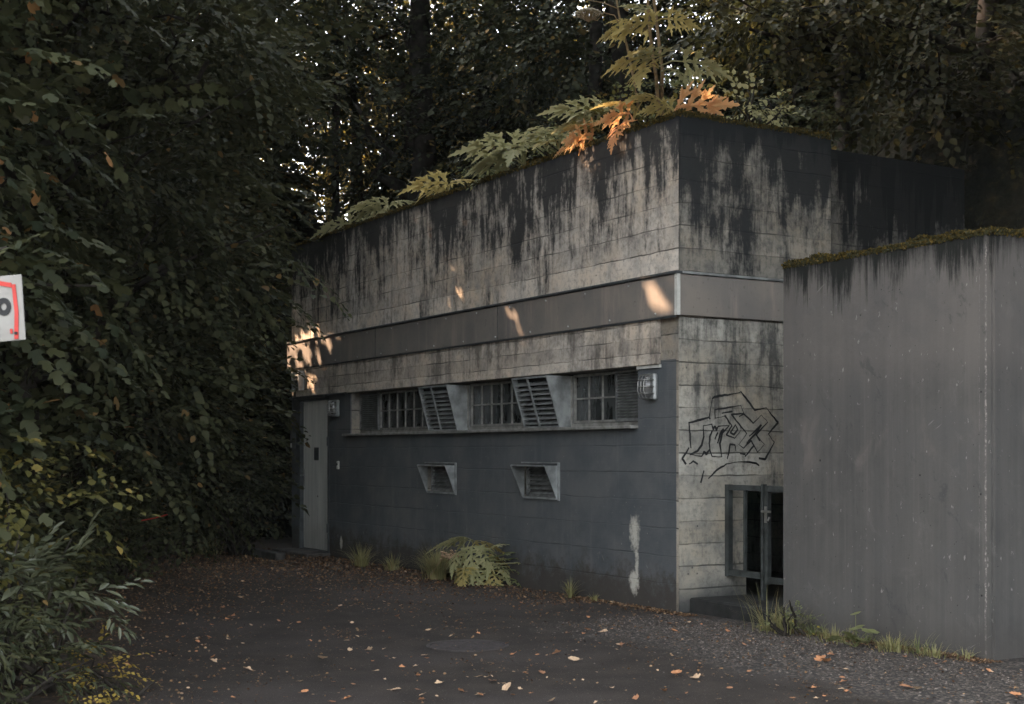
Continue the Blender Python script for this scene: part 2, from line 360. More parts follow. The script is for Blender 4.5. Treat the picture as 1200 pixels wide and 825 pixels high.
def OFF(x, px):
    "how far (local y) a point of the plane local-x = x lies when it projects to column px"
    k = (px - 600) / FPX; B = Vector((CX, CY, 0)) + DX * x
    return (k * B.y - B.x) / (DY.x - k * DY.y)

# ------------------------------------------------------------------ ground and hill
def ground():
    m = M('asphalt_ground', .88, .25); X, Y, Z = m.xyz()
    a = m.noise(scale=.5, detail=5); b = m.noise(scale=3, detail=6, rough=.6)
    agg = m.noise(scale=95, detail=4, rough=.7); sp = m.n('TexVoronoi'); m.put(sp.inputs['Vector'], m.tc); sp.inputs['Scale'].default_value = 70
    c = m.mix(m.rng(b, .3, .7), (.017, .014, .0115), (.034, .027, .0215))
    c = m.mix(m.rng(a, .45, .65, 0, .5), c, (.05, .042, .039))
    c = m.mix(m.rng(agg, .55, .72, 0, .55), c, (.12, .11, .10))
    c = m.mix(m.math('MULTIPLY', m.rng(sp.outputs['Distance'], .12, .25, 1, 0), m.rng(m.noise(scale=33), .5, .62, 0, .7)), c, (.24, .22, .20))
    # soil and rotting leaves outside the paved yard: left of the verge line and along the wall foot
    edge = m.math('ADD', X, m.math('MULTIPLY', m.math('SUBTRACT', m.noise(scale=1.3, detail=6), .5), 1.4))
    lim = m.rng(Y, 7, 13.5, -2.1, -3.5, False)
    soil = m.rng(m.math('SUBTRACT', edge, lim), .35, -.25)
    soil = m.math('MAXIMUM', soil, m.rng(m.math('ADD', Y, m.math('MULTIPLY', b, 1.5)), 19.3, 20.5))
    c = m.mix(soil, c, m.mix(m.rng(m.noise(scale=14, detail=8, rough=.7), .4, .65), (.020, .016, .012), (.06, .04, .027)))
    # crushed-stone strip towards the right
    gx = m.math('ADD', m.math('MULTIPLY', X, .859), m.math('MULTIPLY', Y, .512))     # = local y + const
    gl = m.math('SUBTRACT', gx, .859 * CX + .512 * CY)
    glx = m.math('SUBTRACT', m.math('SUBTRACT', m.math('MULTIPLY', X, .512), m.math('MULTIPLY', Y, .859)), .512 * CX - .859 * CY)
    wv = m.math('MULTIPLY', m.math('SUBTRACT', m.noise(scale=1.6, detail=7, rough=.65), .5), 1.5)
    gm = m.math('MULTIPLY', m.rng(m.math('ADD', gl, wv), -1.75, -1.25), m.rng(m.math('ADD', glx, wv), .0, .7))
    gm = m.math('MULTIPLY', gm, m.rng(glx, 9, 8.5))
    st = m.n('TexVoronoi'); m.put(st.inputs['Vector'], m.tc); st.inputs['Scale'].default_value = 38
    gcol = m.mix(m.xyz(st.outputs['Color'])[0], (.040, .035, .030), (.17, .145, .12))
    gcol = m.mix(m.rng(st.outputs['Distance'], .35, .6), gcol, (.03, .028, .027))
    c = m.mix(m.math('MULTIPLY', gm, .85), c, gcol)
    m.col(c)
    m.bump(m.math('ADD', agg, m.math('MULTIPLY', m.rng(st.outputs['Distance'], 0, .6, 1, 0), m.math('MULTIPLY', gm, 2))), .5, .008)
    nx, ny = 121, 121
    xs = np.sign(np.linspace(-1, 1, nx)) * np.abs(np.linspace(-1, 1, nx)) ** 2.6 * 250
    ys = np.sign(np.linspace(-1, 1, ny)) * np.abs(np.linspace(-1, 1, ny)) ** 2.6 * 250 + 10
    XX, YY = np.meshgrid(xs, ys); ZZ = np.zeros_like(XX)
    V = np.stack([XX, YY, ZZ], -1).reshape(-1, 3); idx = np.arange(nx * ny).reshape(ny, nx)
    F = np.stack([idx[:-1, :-1], idx[:-1, 1:], idx[1:, 1:], idx[1:, :-1]], -1).reshape(-1, 4)
    tag(np_mesh('ground', V, F, m.m, smooth=True), kind='structure')
ground()

def hill_h(x, y):
    """wooded slope behind the building; low in the direction where the sky shows between the trunks"""
    lx = (x - CX) * DX.x + (y - CY) * DX.y; ly = (x - CX) * DY.x + (y - CY) * DY.y
    t = np.clip((ly - 3.9) / 1.0, 0, 1); t = t * t * (3 - 2 * t)
    base = 4.15 * t
    base += np.clip(ly - 5.5, 0, 60) * .10
    ang = np.arctan2(x, y)
    right = np.clip((ang + .03) / .15, 0, 1) * np.clip((ly - 4.5) / 13, 0, 1) * 13
    left = np.clip((-.175 - ang) / .09, 0, 1) * np.clip((y - 33) / 8, 0, 1) * 16
    n = .35 * np.sin(x * .7 + 1.3) * np.cos(y * .55) + .15 * np.sin(x * 2.1 + y * 1.7)
    # left end of the slab: the bank falls to the yard's level
    e = np.clip((lx + 13.5) / 3.5, 0, 1); e = e * e * (3 - 2 * e)
    lowbank = np.clip((y - 22.5) / 3.5, 0, 1) * np.clip((-1.5 - x) / 1.5, 0, 1); lowbank = lowbank * lowbank * (3 - 2 * lowbank) * 5.6
    hgt = np.maximum((base + right) * e + left, lowbank) + n * np.maximum(t, np.clip(lowbank, 0, 1))
    return np.where(hgt < .05, -.3, hgt)
def hill():
    m = M('hill_soil', .95, .1)
    c = m.mix(m.rng(m.noise(scale=1.2, detail=7), .35, .65), (.010, .011, .009), (.026, .023, .016))
    m.col(m.mix(m.rng(m.noise(scale=9, detail=7, rough=.7), .5, .7, 0, .6), c, (.05, .045, .02)))
    m.bump(m.noise(scale=6, detail=8), .8, .1)
    xs = np.linspace(-45, 50, 230); ys = np.linspace(11, 80, 190)
    XX, YY = np.meshgrid(xs, ys); ZZ = hill_h(XX, YY)
    V = np.stack([XX, YY, ZZ], -1).reshape(-1, 3); idx = np.arange(XX.size).reshape(XX.shape)
    F = np.stack([idx[:-1, :-1], idx[:-1, 1:], idx[1:, 1:], idx[1:, :-1]], -1).reshape(-1, 4)
    F = F[(V[F][:, :, 2] > -.29).any(1)]
    tag(np_mesh('hill', V, F, m.m, smooth=True), kind='structure')
hill()

# ------------------------------------------------------------------ building
B = empty('concrete_building', (CX, CY, 0), ROTZ)
tag(B, 'low windowless-roofed concrete utility building with streaked upper wall, grey painted base and a metal band', 'building')
B['label'] = 'low concrete utility building with black-streaked upper wall, metal band and grey painted base'

def holed_wall(x0, x1, z0, z1, y0, y1, holes):
    bm = bmesh.new()
    xs = sorted({x0, x1, *[h[0] for h in holes], *[h[1] for h in holes]}); zs = sorted({z0, z1, *[h[2] for h in holes], *[h[3] for h in holes]})
    def solid(i, j):
        if i < 0 or j < 0 or i >= len(xs) - 1 or j >= len(zs) - 1: return False
        cx, cz = (xs[i] + xs[i + 1]) / 2, (zs[j] + zs[j + 1]) / 2
        return not any(a < cx < b and c < cz < d for a, b, c, d in holes)
    def q(*p): bm.faces.new([bm.verts.new(v) for v in p])
    for i in range(len(xs) - 1):
        for j in range(len(zs) - 1):
            if not solid(i, j): continue
            a, b, c, d = xs[i], xs[i + 1], zs[j], zs[j + 1]
            q((a, y0, c), (b, y0, c), (b, y0, d), (a, y0, d)); q((a, y1, c), (a, y1, d), (b, y1, d), (b, y1, c))
            if not solid(i - 1, j): q((a, y0, c), (a, y0, d), (a, y1, d), (a, y1, c))
            if not solid(i + 1, j): q((b, y0, c), (b, y1, c), (b, y1, d), (b, y0, d))
            if not solid(i, j - 1): q((a, y0, c), (a, y1, c), (b, y1, c), (b, y0, c))
            if not solid(i, j + 1): q((a, y0, d), (b, y0, d), (b, y1, d), (a, y1, d))
    bmesh.ops.remove_doubles(bm, verts=bm.verts, dist=1e-5)
    return bm
XL = -9.06
WIN = (-7.0, -.6, 1.655, 2.195)
V1 = (-4.84, -4.10, .955, 1.262); V2 = (-2.70, -1.945, .955, 1.276)
DOOR = (-8.76, -7.70, .0, 2.165)
obj('painted_front_wall', holed_wall(XL, 0, 0, 2.6, 0, .28, [WIN, V1, V2, DOOR]), MT['facade'], B)
bm = bmesh.new(); box(bm, XL, 0, .0, .28, 2.602, 4.38); obj('upper_front_wall', bm, MT['upper'], B)
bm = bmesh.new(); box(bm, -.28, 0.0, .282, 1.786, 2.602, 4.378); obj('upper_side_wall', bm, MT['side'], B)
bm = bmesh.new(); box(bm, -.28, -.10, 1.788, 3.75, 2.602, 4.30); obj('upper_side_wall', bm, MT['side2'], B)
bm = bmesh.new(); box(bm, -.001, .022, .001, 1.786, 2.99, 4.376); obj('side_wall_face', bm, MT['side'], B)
bm = bmesh.new(); OY0, OY1, OZ = .76, 1.82, 1.06
box(bm, -.28, .012, .282, OY0, 0, 2.6); box(bm, -.28, .012, OY1, 3.75, 0, 2.6); box(bm, -.28, .012, OY0 + .0005, OY1 - .0005, OZ, 2.6); box(bm, .0005, .012, .002, .2815, 0, 2.6); obj('lower_side_wall', bm, MT['sidelow'], B)
bm = bmesh.new(); box(bm, XL + .002, -.282, .282, 3.748, 4.0, 4.33); obj('roof_slab', bm, simple('roof_soil', (.035, .03, .022), .95, 0, .5, 5), B)
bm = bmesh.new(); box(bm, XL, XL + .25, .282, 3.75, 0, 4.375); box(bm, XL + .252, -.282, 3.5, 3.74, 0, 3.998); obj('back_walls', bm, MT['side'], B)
bm = bmesh.new(); box(bm, XL + .26, -.29, .9, .95, 0.02, 3.99); obj('dark_interior_sheet', bm, MT['interior'], B)  # near-black sheet added so the inside reads as dark
# beam over the windows
bm = bmesh.new(); box(bm, -8.80, -.25, -.045, -.002, 2.195, 2.598, .004); obj('window_beam', bm, MT['beam'], B)
bm = bmesh.new(); box(bm, -.595, -.247, -.022, -.001, 2.165, 2.192); obj('pale_ledge', bm, MT['white'], B)
# metal band
bm = bmesh.new(); box(bm, XL - .03, .028, -.062, -.002, 2.605, 2.965, .004)
pf = obj('metal_band', bm, MT['panel'], B)
bm = bmesh.new(); box(bm, .0245, .058, -.06, 3.7, 2.607, 2.963, .004); obj('metal_band', bm, MT['panel'], B)
bm = bmesh.new(); box(bm, XL - .04, .064, -.085, -.004, 2.968, 2.992, .004); obj('band_flashing', bm, MT['darkmetal'], B)
bm = bmesh.new(); box(bm, .024, .075, -.003, 3.7, 2.969, 2.991, .004); obj('band_flashing', bm, MT['metal'], B)
bm = bmesh.new(); box(bm, XL - .035, .03, -.07, -.047, 2.588, 2.603); obj('band_drip_edge', bm, MT['darkmetal'], B)
bm = bmesh.new(); box(bm, .029, .066, -.066, -.061, 2.606, 2.966); box(bm, .0595, .066, -.06, -.03, 2.606, 2.966); obj('band_corner_trim', bm, MT['white'], B)
bm = bmesh.new(); bmesh.ops.create_icosphere(bm, subdivisions=1, radius=.011); bolt_me = bpy.data.meshes.new('bolt'); bm.to_mesh(bolt_me); bm.free(); bolt_me.materials.append(MT['chrome'])
rnd = random.Random(3)
for i in range(13):
    for z in (2.64, 2.93):
        o = bpy.data.objects.new('bolt', bolt_me); COL.objects.link(o); o.parent = pf; o.location = (-.25 - i * .71 + (.3 if z > 2.8 else 0), -.064, z)
for xs_ in (-3.05, -6.1):
    bm = bmesh.new(); box(bm, xs_ - .004, xs_ + .004, -.0655, -.0615, 2.607, 2.963); obj('panel_seam', bm, MT['darkmetal'], pf)

# door
bm = bmesh.new(); box(bm, DOOR[0] + .035, DOOR[1] - .035, .045, .09, .06, 2.13, .004)
dr = obj('door', bm, MT['door'], B)
bm = bmesh.new(); box(bm, DOOR[0], DOOR[0] + .033, -.012, .12, .0, 2.16); box(bm, DOOR[1] - .033, DOOR[1], -.012, .12, .0, 2.16); box(bm, DOOR[0] + .034, DOOR[1] - .034, -.012, .12, 2.132, 2.16); box(bm, DOOR[0] + .034, DOOR[1] - .034, -.03, .12, .0, .055)
obj('door_frame', bm, MT['darkmetal'], B)
bm = bmesh.new(); box(bm, -8.325, -8.165, .037, .044, 1.30, 1.48, .003); obj('door_sign', bm, MT['darkmetal'], dr)
bm = bmesh.new(); box(bm, -8.715, -8.675, .034, .044, .93, 1.17, .003); tube(bm, [(-8.695, .044, 1.08), (-8.695, -.01, 1.08), (-8.56, -.012, 1.08)], .011); obj('door_handle', bm, MT['chrome'], dr)
bm = bmesh.new(); tube(bm, [(-8.2, .046, .80), (-8.2, .038, .80)], .012); obj('door_lock', bm, MT['black'], dr)
for z in (.32, 1.5):
    bm = bmesh.new(); tube(bm, [(-7.72, -.016, z), (-7.72, -.016, z + .12)], .014); obj('door_hinge', bm, MT['darkmetal'], dr)
# flashing above the door, rough cracked concrete edge
bm = bmesh.new(); box(bm, -8.82, -7.02, -.075, -.047, 2.17, 2.2); box(bm, -8.9, -7.68, -.10, -.013, 2.166, 2.19); obj('door_flashing', bm, MT['darkmetal'], B)
bm = bmesh.new(); box(bm, -8.87, -8.80, -.05, -.002, 2.2, 2.59); obj('dark_slot_strip', bm, MT['black'], B)  # solid black strip standing in for a dark slot beside the beam

# windows (plane recessed by WY)
WY = .17
def win(px0, px1, cols, z0=1.70, z1=2.18, name='window', midz=1.94):
    x0 = FR(px0, 480, WY)[0]; x1 = FR(px1, 480, WY)[0]
    bm = bmesh.new(); t = .022
    box(bm, x0, x0 + t, WY - .02, WY + .02, z0, z1); box(bm, x1 - t, x1, WY - .02, WY + .02, z0, z1)
    box(bm, x0 + t, x1 - t, WY - .02, WY + .02, z0, z0 + t); box(bm, x0 + t, x1 - t, WY - .02, WY + .02, z1 - t, z1)
    box(bm, x0 + t, x1 - t, WY - .016, WY + .016, midz - .008, midz + .008)
    cw = (x1 - x0 - 2 * t) / cols
    for i in range(1, cols):
        xx = x0 + t + cw * i
        box(bm, xx - .0055, xx + .0055, WY - .014, WY + .014, z0 + t, midz - .0085); box(bm, xx - .0055, xx + .0055, WY - .014, WY + .014, midz + .0085, z1 - t)
    wn = obj(name, bm, MT['steel'], B)
    rr = random.Random(int(px0))
    for i in range(cols):
        for (a, b) in ((z0 + t, midz), (midz, z1 - t)):
            g = bmesh.new(); xa, xb = x0 + t + cw * i + .002, x0 + t + cw * (i + 1) - .002
            d = [rr.uniform(-.003, .003) for _ in range(4)]
            prism(g, [(xa, WY + .004 + d[0], a + .001), (xb, WY + .004 + d[1], a + .001), (xb, WY + .004 + d[2], b - .001), (xa, WY + .004 + d[3], b - .001)], (0, .004, 0))
            obj('glass_pane', g, MT['glass'], wn)
    return x0, x1
def louver_panel(x0, x1, z0, z1, y, n, name, mat, parent, depth=.035, frame=.018, fm=None):
    bm = bmesh.new()
    box(bm, x0, x0 + frame, y - .02, y + .02, z0, z1); box(bm, x1 - frame, x1, y - .02, y + .02, z0, z1)
    box(bm, x0 + frame, x1 - frame, y - .02, y + .02, z0, z0 + frame); box(bm, x0 + frame, x1 - frame, y - .02, y + .02, z1 - frame, z1)
    dz = (z1 - z0 - 2 * frame) / n
    for i in range(n):
        z = z0 + frame + dz * (i + .1)
        prism(bm, [(x0 + frame, y - .015, z), (x0 + frame, y + depth - .015, z + dz * .85), (x0 + frame, y + depth - .011, z + dz * .85 + .004), (x0 + frame, y - .015, z + .006)], (x1 - x0 - 2 * frame, 0, 0))
    return obj(name, bm, mat, parent)
x0 = WIN[0] + .004; x1 = FR(446, 480, WY)[0]
louver_panel(x0, x1, 1.70, 2.18, WY - .02, 17, 'louver_grille', MT['slat'], B)
_, w1r = win(446.5, 507, 6)
w2l, w2r = win(553, 614, 5)
w3l, w3r = win(674, 725, 3)
louver_panel(FR(726, 480, WY)[0], WIN[1] - .004, 1.70, 2.18, WY - .03, 16, 'louver_grille', MT['slat'], B)
bm = bmesh.new(); box(bm, WIN[0] + .003, WIN[1] - .003, WY - .03, WY + .1, 1.657, 1.695); obj('window_bottom_rail', bm, MT['steel'], B)
bm = bmesh.new(); box(bm, WIN[0] - .09, WIN[1] + .005, -.085, WY - .035, 1.625, 1.654, .004); obj('window_sill', bm, MT['steel'], B)
bm = bmesh.new(); box(bm, WIN[0] + .003, WIN[1] - .003, WY + .1, WY + .11, 1.66, 2.19); obj('window_backing', bm, MT['interior'], B)

def hood(pr, ptop, pbot, pltop, lab):
    """slanting louvred hood: right cheek on the plane x=xr runs from the window plane out to the slanting front"""
    xr = FR(pr, 480, WY)[0]; yt = OFF(xr, ptop); yb = OFF(xr, pbot)
    xl = FR(pltop, 452, yt)[0]
    z0, z1 = 1.66, 2.172
    p = empty('louvred_hood', (0, 0, 0)); p.parent = B
    bm = bmesh.new()
    prism(bm, [(xr - .004, WY, z0), (xr - .004, yb, z0), (xr - .004, yt, z1), (xr - .004, WY, z1)], (.004, 0, 0)); obj('cheek', bm, MT['metal'], p)
    bm = bmesh.new(); prism(bm, [(xl, WY, z0), (xl, yb, z0), (xl, yt, z1), (xl, WY, z1)], (.004, 0, 0)); obj('cheek', bm, MT['metal'], p)
    # rim along the slanting front, middle post, top plate
    bm = bmesh.new()
    def bar(x_, w_):
        prism(bm, [(x_, yb - .006, z0), (x_, yb + .008, z0), (x_, yt + .008, z1), (x_, yt - .006, z1)], (w_, 0, 0))
    bar(xl - .004, .012); bar(xr - .010, .018); xm = xl + (xr - xl) * .44; bar(xm - .012, .024)
    box(bm, xl + .012, xr - .012, yt - .008, yt + .012, z1 - .018, z1); box(bm, xl + .012, xr - .012, yb - .008, yb + .012, z0, z0 + .016)
    obj('frame', bm, MT['metal'], p)
    bm = bmesh.new(); box(bm, xl + .005, xr - .005, yt + .014, WY - .03, z1 - .006, z1 - .001); obj('top_plate', bm, MT['darkmetal'], p)
    bm = bmesh.new(); n = 9
    for i in range(n):
        t = (i + .25) / (n + .9); z = z0 + .02 + (z1 - z0 - .03) * t; y = yb + (yt - yb) * (z - z0) / (z1 - z0)
        for (a, b) in ((xl + .01, xm - .013), (xm + .013, xr - .012)):
            prism(bm, [(a, y + .006, z), (a, y + .055, z + .040), (a, y + .052, z + .044), (a, y + .004, z + .012)], (b - a, 0, 0))
    obj('louver', bm, MT['metal'], p)
    bm = bmesh.new(); prism(bm, [(xl + .01, yb + .06, z0 + .01), (xl + .01, yb + .064, z0 + .01), (xl + .01, yt + .064, z1 - .01), (xl + .01, yt + .06, z1 - .01)], (xr - xl - .02, 0, 0)); obj('dark_louver_backing', bm, MT['interior'], p)  # near-black sheet stands in for the shade behind the louvers
    bm = bmesh.new(); box(bm, xr - .012, xr + .012, WY - .04, WY - .022, z0 + .03, z1); obj('corner_post', bm, MT['steel'], p)
hood(551, 523, 536, 490, '')
hood(672.5, 640, 656, 599.5, '')

def low_vent(v, pxt, pxb, pltop):
    x0, x1, z0, z1 = v
    yt = OFF(x1, pxt); yb = OFF(x1, pxb); xl = FR(pltop, 547, yt)[0]
    p = empty('ventilation_box', (0, 0, 0)); p.parent = B
    for xx in (x1 - .004, xl):
        bm = bmesh.new(); prism(bm, [(xx, -.002, z0 - .01), (xx, yb, z0 - .01), (xx, yt, z1), (xx, -.002, z1)], (.004, 0, 0))
        obj('cheek', bm, MT['metal'], p)
    bm = bmesh.new()
    for xx, s in ((x1 - .006, 1), (xl - .004, 1)):
        prism(bm, [(xx, yb - .006, z0 - .01), (xx, yb + .006, z0 - .01), (xx, yt + .006, z1), (xx, yt - .006, z1)], (.012, 0, 0))
    box(bm, xl + .01, x1 - .008, yt - .006, yt + .01, z1 - .010, z1 + .006); box(bm, xl + .01, x1 - .008, yb - .008, yb + .01, z0 - .022, z0 - .002)
    box(bm, x1 + .001, x1 + .03, -.016, -.001, z0 - .03, z1 + .03); box(bm, xl - .02, x1 + .03, -.03, -.017, z1 + .02, z1 + .034)
    obj('frame', bm, MT['metal'], p)
    bm = bmesh.new(); prism(bm, [(xl + .005, -.003, z1 + .012), (xl + .005, yt + .012, z1 + .001), (xl + .005, yt + .012, z1 - .003), (xl + .005, -.003, z1 + .006)], (x1 - xl - .01, 0, 0)); obj('top_plate', bm, MT['darkmetal'], p)
    louver_panel(x0 + .12, x1 - .004, z0 + .002, z1 - .002, .03, 6, 'louver', MT['slat'], p, .05)
    bm = bmesh.new(); box(bm, x0 + .003, x1 - .003, .10, .11, z0 + .002, z1 - .002); obj('duct_back', bm, MT['interior'], p)
low_vent(V1, 521.5, 533, 489); low_vent(V2, 638, 652.5, 598.5)

# graffiti: black outline lettering on the side wall (traced strokes, flat paint lines on the concrete)
GR = [
 [(100,325),(240,290),(262,160),(275,148),(440,122),(460,113),(520,190),(555,240),(635,225),(715,325),(650,405),(690,460),(655,530),(625,580),(585,572)],
 [(240,290),(246,300)], [(100,325),(115,500)], [(100,500),(55,575),(80,612)], [(105,612),(130,590),(160,612)],
 [(110,545),(160,520),(190,480),(203,420),(200,345),(258,335),(268,372),(280,350),(292,378),(303,350),(380,345),(330,400),(315,470),(328,562),(260,560),(243,512),(222,545),(205,525),(190,560),(150,553),(110,545)],
 [(248,520),(240,470),(246,420),(262,380)], [(300,470),(318,400),(340,370)], [(280,440),(300,395)],
 [(280,238),(460,207),(478,262),(395,268),(455,350),(462,375),(418,433),(358,410),(398,345),(345,282),(282,295),(280,238)],
 [(350,275),(385,335)], [(418,345),(388,395),(412,408),(438,372),(420,340)], [(330,262),(400,248)],
 [(450,285),(480,265),(545,330),(600,275),(645,322),(565,410),(622,475),(575,530),(530,450),(478,503),(445,478),(500,400),(435,320)],
 [(500,470),(570,390),(600,345)], [(520,420),(600,340)], [(560,400),(590,450)],
 [(365,575),(378,520),(385,475),(420,480),(425,520)], [(235,712),(290,655),(360,612),(440,596),(520,598),(565,607),(585,622)],
 [(205,660),(183,740)], [(490,560),(520,520),(545,490)], [(455,540),(490,545)],
]
rg = random.Random(5)
groot = empty('graffiti', (0, 0, 0)); groot.parent = B; groot['label'] = 'black outline graffiti letters sprayed on the side wall'
for st in GR:
    bm = bmesh.new()
    pts = []
    for (a, b) in st:
        y, z = SD(790 + a * 140 / 825, 440 + b * 140 / 825, .012); pts.append(Vector((y, z)))
    sm = []
    for p, q in zip(pts, pts[1:]):
        n = max(2, int((q - p).length / .03))
        for i in range(n): sm.append(p.lerp(q, i / n) + Vector((rg.gauss(0, .0015), rg.gauss(0, .0015))))
    sm.append(pts[-1]); w0 = rg.uniform(.0065, .0095)
    for i, (p, q) in enumerate(zip(sm, sm[1:])):
        d = (q - p); l = d.length
        if l < 1e-5: continue
        d /= l; nrm = Vector((-d.y, d.x)) * w0 * (.8 + .4 * math.sin(i * .5)); p2 = p - d * .003; q2 = q + d * .003
        o_ = .0145 + (i % 2) * .0006
        bm.faces.new([bm.verts.new((o_, c.x, c.y)) for c in (p2 - nrm, q2 - nrm, q2 + nrm, p2 + nrm)])
    obj('painted_stroke', bm, MT['black'], groot)

# ------------------------------------------------------------------ numpy foliage
RNG = np.random.default_rng(7)
LEAF_OVAL = (np.array([(0, 0, 0), (.36, .30, .06), (.30, .66, .04), (0, 1.0, -.10), (-.30, .66, .04), (-.36, .30, .06)]), np.array([(0, 1, 2, 3), (0, 3, 4, 5)]))
LEAF_LONG = (np.array([(0, 0, 0), (.13, .35, .03), (.11, .70, .0), (0, 1.0, -.14), (-.11, .70, .0), (-.13, .35, .03)]), np.array([(0, 1, 2, 3), (0, 3, 4, 5)]))
def _maple():
    v = [(0, 0, 0), (.30, .05, 0), (.52, .38, -.05), (.26, .42, .03), (.34, .82, -.06), (0, 1.02, -.1), (-.34, .82, -.06), (-.26, .42, .03), (-.52, .38, -.05), (-.30, .05, 0), (0, .45, .03)]
    f = [(0, 1, 2, 3), (10, 0, 3, 3), (10, 3, 4, 5), (10, 5, 6, 7), (10, 7, 0, 0), (0, 7, 8, 9)]
    f = [(0, 1, 2, 3), (0, 3, 4, 10), (10, 4, 5, 6), (0, 10, 6, 7), (0, 7, 8, 9)]
    return np.array(v), np.array(f)
LEAF_MAPLE = _maple()
def rot_from(fwd, up):
    fwd = fwd / np.linalg.norm(fwd, axis=-1, keepdims=True)
    side = np.cross(fwd, up); side /= np.linalg.norm(side, axis=-1, keepdims=True) + 1e-9
    nup = np.cross(side, fwd)
    return np.stack([side, fwd, nup], -1)          # columns
def spray_variant(leaf, n, size, rng, droop=.25, spread=.9):
    """leaves on both sides of a twig that runs along +y for unit length; returns (verts[n,k,3])"""
    V, F = leaf; out = []
    for i in range(n):
        t = (i + .6) / n; s = 1 if i % 2 else -1
        pos = np.array([s * .05, t, -droop * t * t])
        a = s * rng.uniform(.5, 1.2) * (1 - .55 * t) * spread
        f = np.array([math.sin(a), math.cos(a), rng.uniform(-.55, .05)]); up = np.array([rng.normal(0, .35), rng.normal(0, .35), 1.0])
        Rm = rot_from(f, up); sz = size * rng.uniform(.65, 1.2) * (1 - .25 * t)
        out.append(V @ Rm.T * sz + pos)
    return np.array(out)
TUBES = []   # (target point, radius): gaps in the crowns through which sun flecks reach the wall
def leaves_from(points, dirs, scales, leaf, n, size, rng, droop=.25, nvar=6, jit=.25, keep=None):
    """points (N,3), dirs (N,3) twig direction, scales (N,) twig length; leaf size in units of twig length"""
    N = len(points); var = rng.integers(0, nvar, N); Vs, k = [], len(leaf[0])
    up = np.array([0, 0, 1.0]) + rng.normal(0, jit, (N, 3)); Rm = rot_from(dirs, up)
    for v in range(nvar):
        sel = np.where(var == v)[0]
        if not len(sel): continue
        sv = spray_variant(leaf, n, size, rng, droop)                 # n,k,3
        P = np.einsum('sij,nkj->snki', Rm[sel], sv) * scales[sel][:, None, None, None] + points[sel][:, None, None, :]
        Vs.append(P.reshape(-1, k, 3))
    P = np.concatenate(Vs)
    if TUBES:
        c = P.mean(1); bad = np.zeros(len(c), bool); s = np.array(S)
        for (tp, r) in TUBES:
            d = c - np.array(tp); al = d @ s; pr = d - al[:, None] * s
            wob = .8 + .45 * np.sin(pr[:, 1] * 31 + pr[:, 2] * 11) * np.sin(pr[:, 2] * 27 + 1)
            bad |= (np.linalg.norm(pr, axis=1) < r * wob) & (al > .5)
        P = P[~bad]
    if keep is not None: P = P[keep(P.mean(1))]
    F = (leaf[1][None] + (np.arange(len(P)) * k)[:, None, None]).reshape(-1, 4)
    return P.reshape(-1, 3), F
def in_blobs(blobs, N, rng, shell=.45):
    vol = np.array([b[3] * b[4] * b[5] if len(b) > 5 else b[3] ** 3 for b in blobs]) ** .75; pick = rng.choice(len(blobs), N, p=vol / vol.sum())
    b = np.array([(b[0], b[1], b[2], b[3], b[4] if len(b) > 4 else b[3], b[5] if len(b) > 5 else b[3]) for b in blobs])[pick]
    d = rng.normal(0, 1, (N, 3)); d /= np.linalg.norm(d, axis=1, keepdims=True)
    r = rng.uniform(shell ** 2, 1, N) ** .5
    lump = 1 + .22 * np.sin(d[:, 0] * 5 + pick) * np.cos(d[:, 2] * 6 + 2 * pick) + .12 * np.sin(d[:, 1] * 11 + pick)
    p = b[:, :3] + d * b[:, 3:] * (r * lump)[:, None]
    return p, d
def wonky(bm, a, b, r0, r1, rng, n=6, amp=.12, seg=7):
    a = np.array(a, float); b = np.array(b, float); L = np.linalg.norm(b - a); pts = []
    for i in range(n + 1):
        t = i / n; p = a + (b - a) * t
        if 0 < i < n: p = p + rng.normal(0, amp * L / n, 3) * (1, 1, .3)
        pts.append(tuple(p))
    tube(bm, pts, [r0 + (r1 - r0) * i / n for i in range(n + 1)], seg); return pts
def tree(name, label, cat, base, th, tr, blobs, mat, nspray, leaf=LEAF_OVAL, twig=.7, nleaf=11, lsize=.19, group=None, seed=1, lean=(0, 0), limbs=True, droop=.3, keep=None, shell=.45, limb_r=.35):
    rng = np.random.default_rng(seed)
    root = empty(name, base); tag(root, label, cat, group)
    b0 = np.array(base)
    top = b0 + (lean[0], lean[1], th); bm = bmesh.new()
    pts = [b0 + (0, 0, -.3), b0 + (lean[0] * .03, lean[1] * .03, .25)]
    for i in range(1, 9):
        t = i / 8; pts.append(b0 + np.array([lean[0] * t, lean[1] * t, th * t]) + rng.normal(0, .05 * tr / .15, 3) * (1, 1, 0))
    pts = [p - b0 for p in pts]
    tube(bm, [tuple(p) for p in pts], [tr * 1.5, tr * 1.15] + [tr * (1 - .075 * i) for i in range(8)], 12)
    obj('trunk', bm, MT['bark'], root, True)
    if limbs:
        bm = bmesh.new()
        for bl in blobs:
            c = np.array(bl[:3]) - b0; h0 = np.clip(c[2] - bl[3] * 1.1, th * .25, th * .97)
            st = np.array([lean[0], lean[1], 0]) * h0 / th + (0, 0, h0)
            wonky(bm, st, c, tr * limb_r, tr * .12, rng, 6, .35)
            for k in range(5):
                e = c + rng.normal(0, 1, 3) * bl[3] * .5
                q = st + (c - st) * rng.uniform(.4, .9)
                wonky(bm, q, e, tr * .12, .008, rng, 4, .3, 5)
        obj('branches', bm, MT['bark'], root, True)
    p, d = in_blobs(blobs, nspray, rng, shell)
    dr = d * (1, 1, .35) + rng.normal(0, .35, (nspray, 3)); dr[:, 2] -= .15
    V, F = leaves_from(p, dr, rng.uniform(.6, 1.25, nspray) * twig, leaf, nleaf, lsize, rng, droop, keep=keep)
    np_mesh('crown', V - b0, F, mat, root)
    return root
